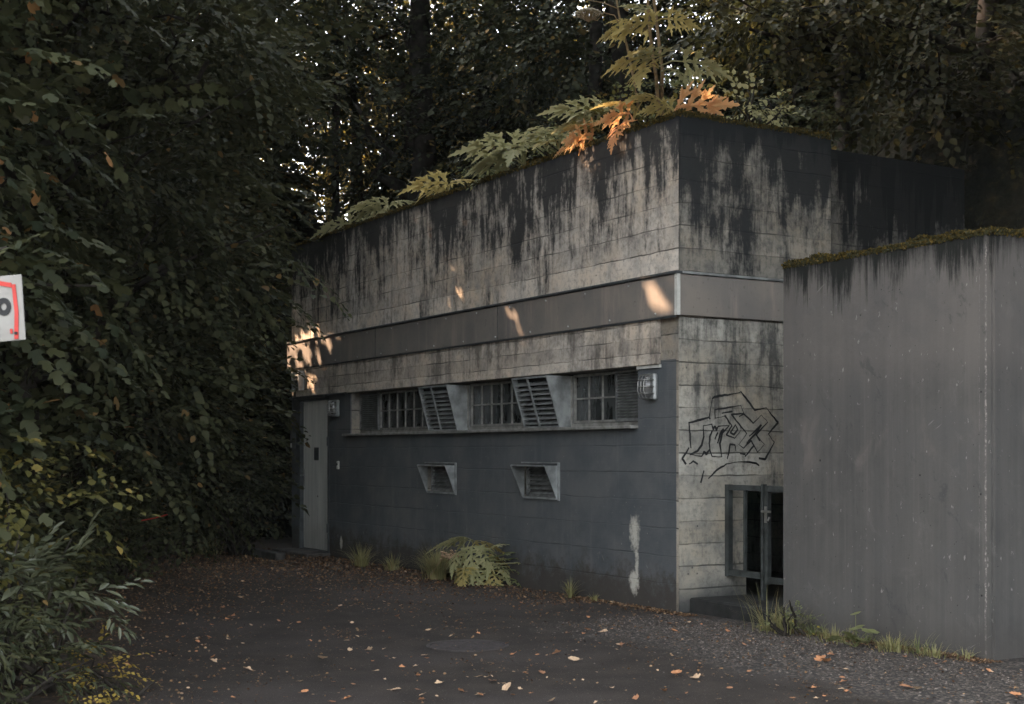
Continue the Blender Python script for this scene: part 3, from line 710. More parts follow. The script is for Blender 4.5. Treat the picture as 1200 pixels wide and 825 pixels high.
def shrub(name, label, cat, base, blobs, mat, nspray, leaf=LEAF_OVAL, twig=.35, nleaf=9, lsize=.2, group=None, seed=1, droop=.2, shell=.3, jit=.25):
    rng = np.random.default_rng(seed); root = empty(name, base); tag(root, label, cat, group); b0 = np.array(base)
    p, d = in_blobs(blobs, nspray, rng, shell); p[:, 2] = np.maximum(p[:, 2], .03 + b0[2] + np.abs(rng.normal(0, .05, nspray)))
    dr = d * (1, 1, .5) + rng.normal(0, .3, (nspray, 3))
    V, F = leaves_from(p, dr, rng.uniform(.6, 1.25, nspray) * twig, leaf, nleaf, lsize, rng, droop, jit=jit)
    np_mesh('foliage', V - b0, F, mat, root)
    bm = bmesh.new()
    for k in range(9):
        bl = blobs[k % len(blobs)]; e = np.array(bl[:3]) - b0 + rng.normal(0, .45, 3) * np.array(bl[3]); e[2] = max(e[2], .1)
        wonky(bm, rng.normal(0, .05, 3) * (1, 1, 0) - (0, 0, .05), e, .018, .005, rng, 5, .3, 5)
    obj('stems', bm, MT['bark'], root, True)
    return root

FRNG = np.random.default_rng(4)
def fleck(x, z, r):
    for k in range(20):
        a, b = FRNG.normal(0, .8, 2) * r
        TUBES.append((tuple(L2W(x + a * 1.2, -.05, z + b)), r * FRNG.uniform(.16, .36)))
for px, py, r in ((345, 411, .33), (357, 416, .33), (372, 411, .28), (390, 407, .2), (398, 404, .10), (358, 447, .08), (376, 450, .07), (612, 378, .20), (772, 357, .23), (765, 338, .12), (717, 341, .11), (409, 404, .07), (353, 366, .07)):
    x_, z_ = FR(px, py, -.05); fleck(x_, z_, r)
HOGT = [W(830, 116, 12.2), W(700, 148, 12.9), W(665, 166, 13.3), W(722, 148, 12.8), W(740, 130, 12.7)]
for p_ in HOGT: TUBES.append((tuple(p_), .21))

# ---- left wood (things in the frame, then those whose crowns shade the yard from the left)
TRG = 'trees crowding the left side of the yard'
tree('lime_tree', 'dark leafy tree whose overhanging boughs reach over the left end of the building', 'tree', (-5.2, 14.6, 0), 8.5, .2,
     [(-4.7, 14.4, 2.5, 2.0, 1.8, 1.3), (-4.9, 14.4, 4.6, 2.3, 2.0, 1.6), (-4.0, 14.2, 6.9, 2.4, 2.0, 1.7), (-3.7, 14.6, 3.4, 1.2, 1.3, .7), (-5.6, 14.6, 9.4, 2.6, 2.4, 1.6), (-3.1, 14.0, 5.4, .9, 1.1, .7)], LF['dark'], 1500, twig=.85, nleaf=26, lsize=.125, seed=11, group=TRG)
tree('maple_tree', 'dark maple filling the upper left corner of the photo, closest tree to the road sign', 'tree', (-4.9, 9.0, 0), 7.5, .17,
     [(-4.3, 8.8, 3.0, 1.7, 1.5, 1.2), (-4.5, 8.9, 5.0, 1.9, 1.6, 1.5), (-4.3, 9.2, 1.5, 1.4, 1.3, .9), (-4.9, 9.2, 7.4, 2.3, 2.0, 1.4)], LF['maple'], 1300, leaf=LEAF_MAPLE, twig=.7, nleaf=17, lsize=.155, seed=12, group=TRG)
tree('hazel_tree', 'dark many-leaved tree directly left of the pale door', 'tree', (-6.0, 18.6, 0), 7.5, .18,
     [(-5.3, 18.6, 2.2, 2.0, 1.9, 1.6), (-5.2, 18.6, 4.3, 1.9, 2.0, 1.4), (-5.2, 19.0, 6.6, 2.2, 2.0, 1.5), (-4.5, 17.6, 1.4, 1.0, 1.2, .9)], LF['dark'], 1250, twig=.85, nleaf=24, lsize=.13, seed=13, group=TRG)
for i, (x, y, hh, r, lb) in enumerate([(-8.6, 12.2, 10, 3.2, 'tall dark tree standing behind the overhanging lime'), (-9.4, 17.8, 11, 3.4, 'tall dark tree at the back left beyond the hazel'), (-8.3, 7.0, 9, 3.0, 'dark tree beyond the maple near the left border'), (-5.9, 27.5, 8, 1.7, 'dark narrow tree filling the left half of the bright gap'), (-11.5, 23.5, 11, 3.6, 'far dark tree seen through the gap left of the door'), (-7.6, 27, 11, 2.6, 'far dark tree just left of the bright gap behind the roof')]):
    tree('leafy_tree', lb, 'tree', (x, y, 0), hh, .2, [(x, y, 2.2, r, r, 2.0), (x, y, hh * .5, r, r, 2.5), (x, y, hh * .82, r, r, 2.4)], LF['far'], 2600, twig=.9, nleaf=11, lsize=.27, seed=20 + i, group=TRG)
# trees added out of view: crowns block overhead sky and sun over the yard
OV = [((-9.5, 14.8), [(-9.2, 14.8, 8, 3.0), (-9.0, 15, 12, 3.2), (-9.5, 15, 16, 3)]), ((-12, 12.5), [(-12, 12.5, 6, 3.0), (-11, 12.5, 11, 3.2), (-11, 12.5, 15.5, 3)]),
      ((-13.5, 19), [(-13, 19, 7, 3.4), (-12, 19.5, 12, 3.6), (-12, 20, 17, 3.4)]), ((-13, 25), [(-13, 25, 8, 3.4), (-12, 25, 13, 3.6), (-11, 26, 18, 3.6)]),
      ((-5.2, 12), [(-4.5, 11.5, 10.5, 3.2), (-5.5, 14, 12, 2.6)]),
      ((6.5, 5.5), [(5, 6, 8.6, 3), (1.8, 6.5, 8.8, 2.8), (2.5, 10, 9.6, 3.0), (6, 10, 9.5, 3)]), ((7.5, 14), [(7, 14.5, 10.8, 3.2), (8.5, 12, 8, 3), (5.2, 18, 11.5, 3)]), ((10.5, 8), [(10, 8, 3.5, 2.6), (10, 9, 7, 3)])]
for i, ((x, y), bl) in enumerate(OV):
    tree('added_shade_tree', 'unseen leafy tree added to shade the yard with its tall crown', 'tree', (x, y, 0), bl[1][2], .24, [(a, b, c, q, q, 2.0 if c > 8 else 2.4) for a, b, c, q in bl], LF['far'], 2300, twig=1.0, nleaf=10, lsize=.29, seed=40 + i, group='unseen trees added to shade the yard')
for i, (x, y, bl) in enumerate([(-8.5, 30, [(-8, 29, 10, 3.4), (-7.5, 29, 14.5, 3.4)]), (1.5, 20.5, [(3, 21.5, 11.8, 3), (0, 23, 12, 3)]), (6.5, 22, [(6, 21, 11.8, 3.4), (9, 20, 10, 3.4), (7, 24, 13, 3.4)]), (2, 27, [(1.5, 27, 13.5, 3.4), (4.5, 27, 13.5, 3.4), (-1.5, 26, 13.8, 3)])]):  # trees added on the slope to darken the wood behind the roof
    z = float(hill_h(np.array(x), np.array(y))) - .2
    tree('added_shade_tree', 'tall leafy tree added on the slope to shade the wood, ' + ('behind the bright gap', 'behind the tall hogweed', 'behind the retaining wall', 'farthest up the slope')[i], 'tree', (x, y, z), bl[0][2] - z, .22, [(a, b, c, q, q, 2.2) for a, b, c, q in bl], LF['far'], 1300, twig=1.0, nleaf=10, lsize=.28, seed=60 + i, group='trees added on the slope for shade')
tree('holly_tree', 'dense black green tree closing the gap beside the left end of the building', 'tree', (-5.1, 22.8, 0), 5, .15, [(-4.7, 22.6, 1.5, 1.6, 1.2, 1.6), (-4.9, 22.6, 3.6, 1.7, 1.2, 1.4), (-5.6, 23.5, 5.4, 1.6, 1.2, 1.2)], LF['far'], 1300, twig=.6, nleaf=11, lsize=.24, seed=19, group=TRG)
# nearer overhanging leaves at the left border
tree('young_maple', 'young maple with large blurred leaves hanging in front of the red bordered sign', 'tree', (-3.7, 6.4, 0), 4.4, .05,
     [(-3.35, 6.4, 3.2, .95, .8, .45), (-3.2, 6.5, 2.35, .75, .7, .35), (-3.2, 6.4, 1.45, .75, .7, .45), (-3.3, 6.6, 4.0, .9, .8, .5), (-2.22, 5.62, 2.15, .22, .1, .2)], LF['maple'], 300, leaf=LEAF_MAPLE, twig=.42, nleaf=9, lsize=.2, seed=15)
SH = 'shrubs under the trees on the left'
shrub('shrub', 'low dark undergrowth shrub between hedge and door, right beside the building end', 'shrub', (-3.75, 18.6, 0), [(-4.1, 18.8, .7, .75, .8, .75), (-4.0, 19.6, 1.2, .7, .8, .8)], LF['dark'], 420, seed=51, group=SH)
shrub('shrub', 'dark shrub spilling onto the litter in the middle of the left hedge', 'shrub', (-4.4, 15.4, 0), [(-4.6, 15.4, .6, .9, 1.0, .7), (-4.9, 14.2, .6, .9, 1.0, .7)], LF['dark'], 480, seed=52, group=SH)
shrub('shrub', 'dark low shrub below the maple, just beyond the laurel', 'shrub', (-4.1, 11.4, 0), [(-4.3, 11.4, .55, .9, 1.0, .65), (-4.2, 10.0, .5, .8, .9, .6)], LF['dark'], 480, seed=53, group=SH)
shrub('yellowing_shrub', 'yellow green oval leaved shrub glowing at the left border', 'shrub', (-3.05, 8.2, 0), [(-2.98, 8.2, 1.12, .52, .5, .28), (-3.1, 8.3, 1.4, .4, .4, .22), (-3.0, 8.3, .7, .4, .4, .25)], LF['yellow'], 90, twig=.36, lsize=.2, seed=54)
shrub('laurel_shrub', 'laurel bush with long narrow glossy leaves at the lower left', 'shrub', (-2.75, 8.0, 0), [(-2.72, 8.0, .55, .42, .4, .32), (-3.0, 8.0, .45, .5, .4, .35)], LF['laurel'], 75, leaf=LEAF_LONG, twig=.28, nleaf=10, lsize=.5, seed=55, droop=.1)
shrub('shrub', 'dark needle-like bush filling the bottom left corner', 'shrub', (-2.95, 7.2, 0), [(-2.95, 7.3, .42, .55, .5, .42), (-2.7, 7.8, .15, .4, .5, .15)], LF['dark'], 170, leaf=LEAF_LONG, twig=.25, lsize=.3, seed=56, group=SH)
shrub('yellow_groundcover', 'small yellow leaved plant creeping at the bottom left edge', 'plant', (-2.3, 7.8, 0), [(-2.30, 7.85, .08, .22, .5, .10), (-2.5, 8.2, .12, .2, .4, .12)], LF['bright'], 46, twig=.12, nleaf=6, lsize=.3, seed=57)

# ---- trees behind the building
TB = 'trees on the slope behind the building'
def hz(x, y): return float(hill_h(np.array(x), np.array(y)))
def back(name, label, px, Y, wpx, th, lean, blobs, mat, n, seed, **k):
    x = (px - 600) / FPX * Y; z = hz(x, Y) - .2
    tree(name, label, 'tree', (x, Y, z), th, wpx / FPX * Y / 2, [(x + a, Y + b, c, *r) for a, b, c, r in blobs], mat, n, seed=seed, group=TB, lean=lean, **k)
big = dict(twig=.75, nleaf=11, lsize=.17)
back('broadleaf_tree', 'thickest dark trunk rising behind the roof, left of the tall hogweed', 470, 24, 36, 13, (.35, 0), [(-.8, 0, 7.5, (1.6, 1.6, .8)), (1.9, 0, 7.0, (2.0, 1.8, 1.5)), (.3, 1, 10, (3, 2.5, 1.3))], LF['far'], 1500, 61, limb_r=.5, **big)
back('broadleaf_tree', 'dark trunk leaning right behind the roof, second from the thickest', 520, 25, 22, 13, (1.1, 0), [(1.8, 0, 8.0, (2.2, 1.8, 1.8)), (1.6, 0, 5.9, (1.7, 1.5, 1.1))], LF['far'], 1700, 62, **big)
back('slender_tree', 'slender dark trunk with sky showing on both sides, behind the roof', 392, 25, 9, 12, (.05, 0), [(-.6, 0, 9, (1.5, 1.3, .9)), (.7, 0, 6.6, (.8, 1.0, .6))], LF['far'], 520, 63, **big)
back('slender_tree', 'thin dark trunk crossing the bright gap near the overhanging bough', 430, 26, 8, 12, (-1.0, 0), [(-.9, 0, 9, (1.6, 1.5, .9)), (.3, 0, 5.6, (.9, 1, .5))], LF['far'], 520, 64, **big)
back('broadleaf_tree', 'dense dark tree directly behind the tall hogweed stems', 690, 21, 20, 12, (.2, 0), [(.2, 0, 8.0, (2.1, 1.8, 1.6)), (.9, .3, 5.9, (1.9, 1.6, 1.1)), (-1.0, 1, 5.6, (1.3, 1.2, .8)), (2.0, 0, 8.4, (2, 2, 1.6))], LF['far'], 1900, 65, twig=.65, nleaf=11, lsize=.19)
back('broadleaf_tree', 'dark tree on the slope behind the mossy retaining wall', 930, 21, 24, 12, (.2, 0), [(-.5, 0, 7.4, (2.3, 2, 1.5)), (1.5, 0, 8.4, (2.5, 2, 1.8)), (2.8, 0, 6.0, (2.2, 2, 1.3)), (.3, 0, 5.6, (2, 1.6, 1.0))], LF['far'], 2300, 66, twig=.65, nleaf=11, lsize=.19)
tree('overhanging_beech', 'beech with lit sprays hanging over the right side of the roof', 'tree', (5.6, 16.2, 4.1), 7, .14,
     [(3.3, 15.0, 6.5, 1.3, 1.2, .62), (4.7, 15.2, 6.2, 1.5, 1.2, .75), (4.3, 15.0, 5.25, 1.15, .9, .34), (5.9, 15.4, 5.6, 1.2, 1.2, .6), (2.6, 15.2, 6.1, .7, .8, .3)], LF['beech'], 520, twig=.62, nleaf=15, lsize=.17, seed=67, group=TB)
tree('golden_beech', 'golden lit boughs hanging from the top border above the building corner', 'tree', (4.2, 17.5, 4.4), 6.5, .1,
     [(3.2, 15.9, 6.6, .95, .9, .38), (3.0, 16.2, 6.05, .55, .6, .2)], LF['yellow'], 120, twig=.5, nleaf=11, lsize=.22, seed=68, group=TB)
# far sunlit crowns in the bright gap
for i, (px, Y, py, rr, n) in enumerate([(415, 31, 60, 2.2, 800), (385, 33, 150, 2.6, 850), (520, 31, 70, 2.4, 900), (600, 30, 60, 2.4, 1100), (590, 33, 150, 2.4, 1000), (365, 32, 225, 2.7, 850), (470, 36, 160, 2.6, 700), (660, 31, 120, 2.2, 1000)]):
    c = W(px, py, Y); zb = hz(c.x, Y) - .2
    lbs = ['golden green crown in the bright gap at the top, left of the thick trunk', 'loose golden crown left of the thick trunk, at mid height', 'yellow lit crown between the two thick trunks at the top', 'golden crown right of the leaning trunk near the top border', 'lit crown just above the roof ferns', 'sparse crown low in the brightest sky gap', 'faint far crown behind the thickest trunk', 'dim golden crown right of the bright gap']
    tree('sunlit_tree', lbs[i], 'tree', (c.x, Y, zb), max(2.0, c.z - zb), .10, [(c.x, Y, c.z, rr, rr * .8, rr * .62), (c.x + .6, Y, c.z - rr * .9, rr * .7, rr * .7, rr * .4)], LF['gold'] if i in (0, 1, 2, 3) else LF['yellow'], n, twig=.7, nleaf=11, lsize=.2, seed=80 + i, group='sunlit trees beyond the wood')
# undergrowth on the slope: nobody could count it
rng = np.random.default_rng(99); N = 5200
lx = rng.uniform(-13, 16, N); ly = 4.0 + rng.uniform(0, 1, N) ** 1.3 * 18
P = np.array([list(L2W(a, b)) for a, b in zip(lx, ly)]); P[:, 2] = hill_h(P[:, 0], P[:, 1]) + np.abs(rng.normal(0, .35, N))
d = rng.normal(0, 1, (N, 3)); d[:, 2] = np.abs(d[:, 2]) * .4
V, F = leaves_from(P, d, rng.uniform(.35, .8, N), LEAF_OVAL, 9, .2, rng)
tag(np_mesh('undergrowth', V, F, LF['far']), 'dark undergrowth covering the slope behind the roof', 'undergrowth', kind='stuff')

# ------------------------------------------------------------------ retaining wall
RW = empty('retaining_wall', L2W(1.231, .107), ROTZ)
tag(RW, 'grey weathered concrete retaining wall with a mossy top in the right foreground', 'wall')
def rw(bm, name, mat):
    o = obj(name, bm, mat, RW); return o
bm = bmesh.new(); box(bm, 0, 2.075, 0, .26, -.2, 2.905)
es = [e for e in bm.edges if all(abs(v.co.x - 2.075) < 1e-4 and abs(v.co.y) < 1e-4 for v in e.verts)]
bmesh.ops.bevel(bm, geom=es, offset=.018, segments=2, affect='EDGES')
box(bm, 1.815, 2.075, .2605, 5.5, -.2, 2.905)
for v in bm.verts: v.co += Vector((1.231, .107, 0))
o = obj('wall_body', bm, MT['ret'], RW); o.location = (-1.231, -.107, 0)
def moss_strip(pts, name, parent, w=.30, hgt=.035, n=9000, seed=1, over=.05, shift=(0, 0)):
    """lumpy cushion of tiny tufts along a polyline of local points"""
    rng = np.random.default_rng(seed); segs = [(np.array(a, float), np.array(b, float)) for a, b in zip(pts, pts[1:])]
    L = np.array([np.linalg.norm(b - a) for a, b in segs]); pick = rng.choice(len(segs), n, p=L / L.sum())
    A = np.array([s[0] for s in segs])[pick]; Bv = np.array([s[1] for s in segs])[pick]; t = rng.random(n)[:, None]
    p = A + (Bv - A) * t; dirn = (Bv - A) / np.linalg.norm(Bv - A, axis=1, keepdims=True); side = np.stack([-dirn[:, 1], dirn[:, 0], 0 * t[:, 0]], 1)
    s = rng.uniform(-over, w, n); arc = p[:, 0] * 3 + p[:, 1] * 3
    hz_ = hgt * (.6 + .5 * np.sin(arc * 1.7) + .35 * np.sin(arc * 6.1 + 1)) * (1 - (s / w) ** 2 * .4); hz_ = np.maximum(hz_, .006)
    hz_ = np.where(s < 0, -rng.uniform(0, 1, n) ** 2 * .035, hz_ * rng.uniform(.5, 1, n))
    p = p + side * np.where(s < 0, -.006, s)[:, None]; p[:, 2] += hz_
    k = len(LEAF_OVAL[0]); d = rng.normal(0, 1, (n, 3)); d[:, 2] = np.abs(d[:, 2]) + .2
    Rm = rot_from(d, rng.normal(0, 1, (n, 3))); V = np.einsum('nij,kj->nki', Rm, LEAF_OVAL[0]) * rng.uniform(.012, .028, n)[:, None, None] + p[:, None, :]
    F = (LEAF_OVAL[1][None] + (np.arange(n) * k)[:, None, None]).reshape(-1, 4)
    o = np_mesh(name, V.reshape(-1, 3), F, MT['moss'], parent); return o
moss_strip([(0, 0, 2.905), (2.075, 0, 2.905), (2.075, 5.4, 2.905)], 'moss', RW, .24, .032, 26000, 3)
# underlying cushion so no bare concrete shows between the tufts
def cushion(pts, parent, w, hgt, seed):
    bm = bmesh.new(); rr = random.Random(seed)
    for a, b in zip(pts, pts[1:]):
        a, b = Vector(a), Vector(b); L = (b - a).length; d = (b - a) / L; s = Vector((-d.y, d.x, 0)); n = int(L / .05); rows = []
        for i in range(n + 1):
            p = a + d * L * i / n; hh = hgt * (.6 + .25 * math.sin(i * .31) + .2 * math.sin(i * .9 + 1) + rr.uniform(-.15, .15))
            rows.append([bm.verts.new(p + s * q + Vector((0, 0, z))) for q, z in ((-.008, -.012 - rr.uniform(0, .02)), (-.006, hh * .6), (w * .4, hh), (w, .002))])
        for r0, r1 in zip(rows, rows[1:]):
            for k in range(3): bm.faces.new((r0[k], r1[k], r1[k + 1], r0[k + 1]))
    return obj('moss_cushion', bm, MT['moss'], parent, True)
cushion([(0, 0, 2.907), (2.075, 0, 2.907)], RW, .24, .03, 1); cushion([(2.073, .01, 2.908), (2.073, 5.4, 2.908)], RW, .24, .03, 2)
moss_strip([(XL, 0, 4.38), (0.02, 0, 4.38), (.02, 1.78, 4.38)], 'moss', B, .22, .028, 26000, 4)
cushion([(XL, 0, 4.382), (0, 0, 4.382)], B, .25, .022, 3); cushion([(.02, .01, 4.383), (.02, 1.78, 4.383)], B, .25, .022, 4)

# ------------------------------------------------------------------ stair gate, step
gt = empty('steel_gate', L2W(.02, .53), ROTZ); tag(gt, 'dark green grey steel gate closing the gap between building and retaining wall', 'gate')
bm = bmesh.new()
box(bm, .0, .05, -.025, .025, .30, 1.12); box(bm, .052, .47, -.02, .02, 1.07, 1.118); box(bm, .052, .47, -.02, .02, .31, .365)
box(bm, .478, .508, -.022, .022, .02, 1.13); obj('fixed_frame', bm, MT['gate'], gt)
bm = bmesh.new(); box(bm, .235, .26, -.012, .012, .366, 1.069); obj('bar', bm, MT['gate'], gt)
lf_ = empty('gate_leaf', (0, 0, 0)); lf_.parent = gt
bm = bmesh.new(); box(bm, .525, .565, -.02, .02, .27, 1.12); box(bm, .566, 1.14, -.018, .018, 1.065, 1.118); box(bm, .566, 1.14, -.018, .018, .28, .335); box(bm, 1.142, 1.18, -.02, .02, .27, 1.12)
obj('leaf_frame', bm, MT['gate'], lf_)
for x in (.76, .95):
    bm = bmesh.new(); box(bm, x, x + .024, -.012, .012, .336, 1.064); obj('bar', bm, MT['gate'], lf_)
bm = bmesh.new(); box(bm, .53, .56, -.03, -.021, .80, .94); tube(bm, [(.545, -.03, .90), (.545, -.07, .90), (.66, -.072, .90)], .010); tube(bm, [(.60, -.03, .85), (.60, -.05, .82)], .008); obj('handle', bm, MT['chrome'], lf_)
bm = bmesh.new(); box(bm, .002, 1.2, -.30, .44, -.1, .13, .015)
for v in bm.verts: v.co += Vector((rnd.gauss(0, .004), rnd.gauss(0, .004), rnd.gauss(0, .003)))
st = obj('concrete_step', bm, simple('dark_step_concrete', (.014, .014, .013), .95, 0, .5, 8), None); st.location = L2W(.02, .40); st.rotation_euler = (0, 0, ROTZ); tag(st, 'low dark concrete step under the steel gate', 'step')  # very dark base colour over the whole step
# dark wall and stair void behind the gate
bm = bmesh.new(); box(bm, .02, 3.0, 1.9, 2.05, 0, 2.7); cw = obj('cellar_wall', bm, MT['side'], None); cw.location = (CX, CY, 0); cw.rotation_euler = (0, 0, ROTZ); tag(cw, 'shadowed concrete wall deep behind the steel gate', 'wall')

bm = bmesh.new(); box(bm, 1.24, 1.45, .372, 1.895, -.1, 2.6); pw = obj('added_passage_wall', bm, MT['ret'], None); pw.location = (CX, CY, 0); pw.rotation_euler = (0, 0, ROTZ); tag(pw, 'unseen side wall added to shade the stair passage, behind the retaining wall', 'wall')  # unseen wall added so the passage behind the gate goes dark
# ------------------------------------------------------------------ fixtures on the facade
def wall_lamp(x, z, label, s=1.0, tilt=0):
    r = empty('wall_lamp', L2W(x, 0, z), ROTZ); tag(r, label, 'wall lamp', 'caged bulkhead lamps on the front wall')
    bm = bmesh.new(); box(bm, -.075 * s, .075 * s, -.05, -.002, -.12 * s, .12 * s, .015); obj('base', bm, MT['metal'], r)
    bm = bmesh.new(); g = bmesh.ops.create_uvsphere(bm, u_segments=16, v_segments=10, radius=1)
    for v in bm.verts: v.co = Vector((v.co.x * .055 * s, -.055 + min(v.co.y, .1) * .07, v.co.z * .10 * s))
    obj('glass_dome', bm, MT['lampglass'], r, True)
    bm = bmesh.new()
    for xx in (-.045, 0, .045):
        tube(bm, [(xx * s, -.05, .115 * s), (xx * s, -.12, .10 * s), (xx * s, -.145, .04 * s), (xx * s, -.145, -.04 * s), (xx * s, -.12, -.10 * s), (xx * s, -.05, -.115 * s)], .004, 6)
    for zz in (-.06, 0, .06):
        tube(bm, [(-.07 * s, -.05, zz * s), (-.065 * s, -.12, zz * s), (-.03 * s, -.15, zz * s), (.03 * s, -.15, zz * s), (.065 * s, -.12, zz * s), (.07 * s, -.05, zz * s)], .004, 6)
    obj('cage', bm, MT['chrome'], r, True); return r
wall_lamp(-.36, 1.995, 'caged oval lamp near the building corner, right of the windows', 1.0)
wall_lamp(-7.40, 2.0, 'caged lamp beside the pale door, left of the windows', .95)
db = empty('doorbell', L2W(-7.38, 0, 1.24), ROTZ); tag(db, 'small white bell push on the grey wall right of the door', 'doorbell')
bm = bmesh.new(); box(bm, -.03, .03, -.022, -.001, -.055, .055, .006); obj('housing', bm, MT['white'], db)
bm = bmesh.new(); tube(bm, [(0, -.022, .01), (0, -.03, .01)], .016); obj('button', bm, MT['black'], db)
jb = empty('switch_box', L2W(-8.93, 0, 1.63), ROTZ); tag(jb, 'narrow dark green box on the wall left of the door', 'box')
bm = bmesh.new(); box(bm, -.045, .045, -.06, -.001, -.17, .17, .005); obj('housing', bm, MT['gate'], jb)
bm = bmesh.new(); box(bm, -.03, .03, -.064, -.0605, -.15, -.09, .001); obj('cover_plate', bm, MT['white'], jb)
vb = empty('air_grille', L2W(-8.60, -.047, 2.42), ROTZ); tag(vb, 'small slatted grey grille on the concrete beam above the door', 'grille')
bm = bmesh.new(); box(bm, -.13, -.11, -.09, -.001, -.14, .14); box(bm, .11, .13, -.09, -.001, -.14, .14); box(bm, -.109, .109, -.09, -.001, .125, .14); obj('frame', bm, MT['metal'], vb)
bm = bmesh.new()
for i in range(4): prism(bm, [(-.109, -.088, -.13 + i * .065), (-.109, -.02, -.09 + i * .065), (-.109, -.02, -.084 + i * .065), (-.109, -.088, -.122 + i * .065)], (.218, 0, 0))
obj('slats', bm, MT['metal'], vb)

# ------------------------------------------------------------------ sign at the left border
sg = empty('warning_sign', (-2.035, 5.75, 0), R(-8)); tag(sg, 'white sign with a red border and black lettering half hidden by leaves', 'sign')
bm = bmesh.new(); box(bm, -.50, .135, -.004, .004, 2.0, 2.275, .002); pl = obj('sign_plate', bm, simple('sign_white', (.24, .235, .215), .5, 0, .08), sg); pl.rotation_euler = (0, R(-4), 0); pl.location = (.005, 0, -.13)
RED = simple('sign_red', (.42, .03, .022), .5, 0, .1)
bm = bmesh.new(); prism(bm, [(.088, -.0085, 2.006), (.106, -.0085, 2.006), (.114, -.0085, 2.12), (.108, -.0085, 2.235), (.092, -.0085, 2.235), (.097, -.0085, 2.12)], (0, .003, 0)); prism(bm, [(-.48, -.0085, 2.255), (-.02, -.0085, 2.25), (.0915, -.0085, 2.222), (.0915, -.0085, 2.242), (-.02, -.0085, 2.268), (-.48, -.0085, 2.272)], (0, .003, 0)); box(bm, .072, .082, -.0085, -.005, 2.03, 2.05); obj('red_border', bm, RED, pl)
bm = bmesh.new()
n = 20
for i in range(n):
    a, b = 2 * math.pi * i / n, 2 * math.pi * (i + 1) / n
    prism(bm, [(.050 + .013 * math.cos(a), -.008, 2.145 + .015 * math.sin(a)), (.050 + .032 * math.cos(a), -.008, 2.145 + .038 * math.sin(a)), (.050 + .032 * math.cos(b), -.008, 2.145 + .038 * math.sin(b)), (.050 + .013 * math.cos(b), -.008, 2.145 + .015 * math.sin(b))], (0, .003, 0))
obj('letter', bm, MT['black'], pl)
bm = bmesh.new(); box(bm, -.002, .012, -.008, -.005, 2.10, 2.19)
obj('letter', bm, MT['black'], pl)
bm = bmesh.new(); tube(bm, [(.098, -.012, 2.03), (.098, -.004, 2.03)], .007); obj('bolt', bm, MT['black'], pl)
bm = bmesh.new(); tube(bm, [(-.3, .03, -.3), (-.3, .03, 2.3)], .025, 10); obj('post', bm, MT['metal'], sg)

# ------------------------------------------------------------------ hogweed and other plants
def hog_leaf(rng, L, lobes=3, droop=.35, width=1.0, fold=.15, npt=11):
    """deeply cut palmate-pinnate leaf, blade starts at origin, runs along +y; returns bmesh"""
    bm = bmesh.new()
    def surf(x, y): r = math.hypot(x, y) / L; return -droop * L * r * r + fold * abs(x) * .5
    def lobe(ox, oy, ang, l, w):
        c, s_ = math.sin(ang), math.cos(ang); prev = None
        cur = rng.uniform(-.25, .25)
        for i in range(npt + 1):
            t = i / npt; a = ang + cur * t * .6; px, py = ox + math.sin(a) * l * t, oy + math.cos(a) * l * t
            prof = (math.sin(math.pi * min(1, (t * .93 + .07)) ** .75) ** .8) if t < 1 else 0
            ww = w * prof * (1.35 if i % 2 == 0 else .62) * (1 if i % 3 else 1.2); sweep = .35 * ww * (i % 2 == 0)
            nx, ny = math.cos(a), -math.sin(a); fx, fy = math.sin(a), math.cos(a)
            Lp = (px - nx * ww + fx * sweep, py - ny * ww + fy * sweep); Rp = (px + nx * ww + fx * sweep, py + ny * ww + fy * sweep)
            row = [bm.verts.new((*Lp, surf(*Lp) + .25 * ww)), bm.verts.new((px, py, surf(px, py))), bm.verts.new((*Rp, surf(*Rp) + .25 * ww))]
            if prev:
                for k in (0, 1): bm.faces.new((prev[k], prev[k + 1], row[k + 1], row[k]))
            prev = row
    lobe(0, L * .50, 0, L * .50, L * .085 * width)
    for j in range(lobes + 1):
        t = .03 + j * .155
        for s in (-1, 1):
            la, ll = s * (1.35 - .25 * j) + rng.uniform(-.12, .12), L * (.56 - .07 * j) * rng.uniform(.85, 1.12)
            lobe(0, L * t, la, ll, L * .046 * width)
            ox, oy = math.sin(la) * ll * .35, L * t + math.cos(la) * ll * .35
            lobe(ox, oy, la + s * .65, ll * .42, L * .028 * width); lobe(ox, oy, la - s * .65, ll * .42, L * .028 * width)
    lobe(0, 0, 0, L * .62, L * .045)
    return bm
def hog_part(parent, pos, yaw, pitch, L, mat, seed, roll=0, droop=.35, base=None, width=1.0, lobes=3, r=.008, label=None):
    """one leaf on its petiole; pos is relative to parent, base = where the petiole starts"""
    rng = random.Random(seed); bm = hog_leaf(rng, L, lobes, droop, width); bm.nofix = True
    M4 = Matrix.Translation(pos) @ Euler((pitch, roll, yaw), 'XYZ').to_matrix().to_4x4(); bm.transform(M4)
    if base is not None:
        a, b = Vector(base), Vector(pos); m_ = a.lerp(b, .55) + Vector((0, 0, .12 * (b - a).length)); tube(bm, [a, m_, b, b + (M4.to_3x3() @ Vector((0, 1, 0))) * L * .5 + Vector((0, 0, -.02))], [r, r * .9, r * .7, r * .3], 6)
    o = obj('leaf', bm, mat, parent)
    if label: o['label'] = label
    return o
bm_dummy = None
class _B: pass
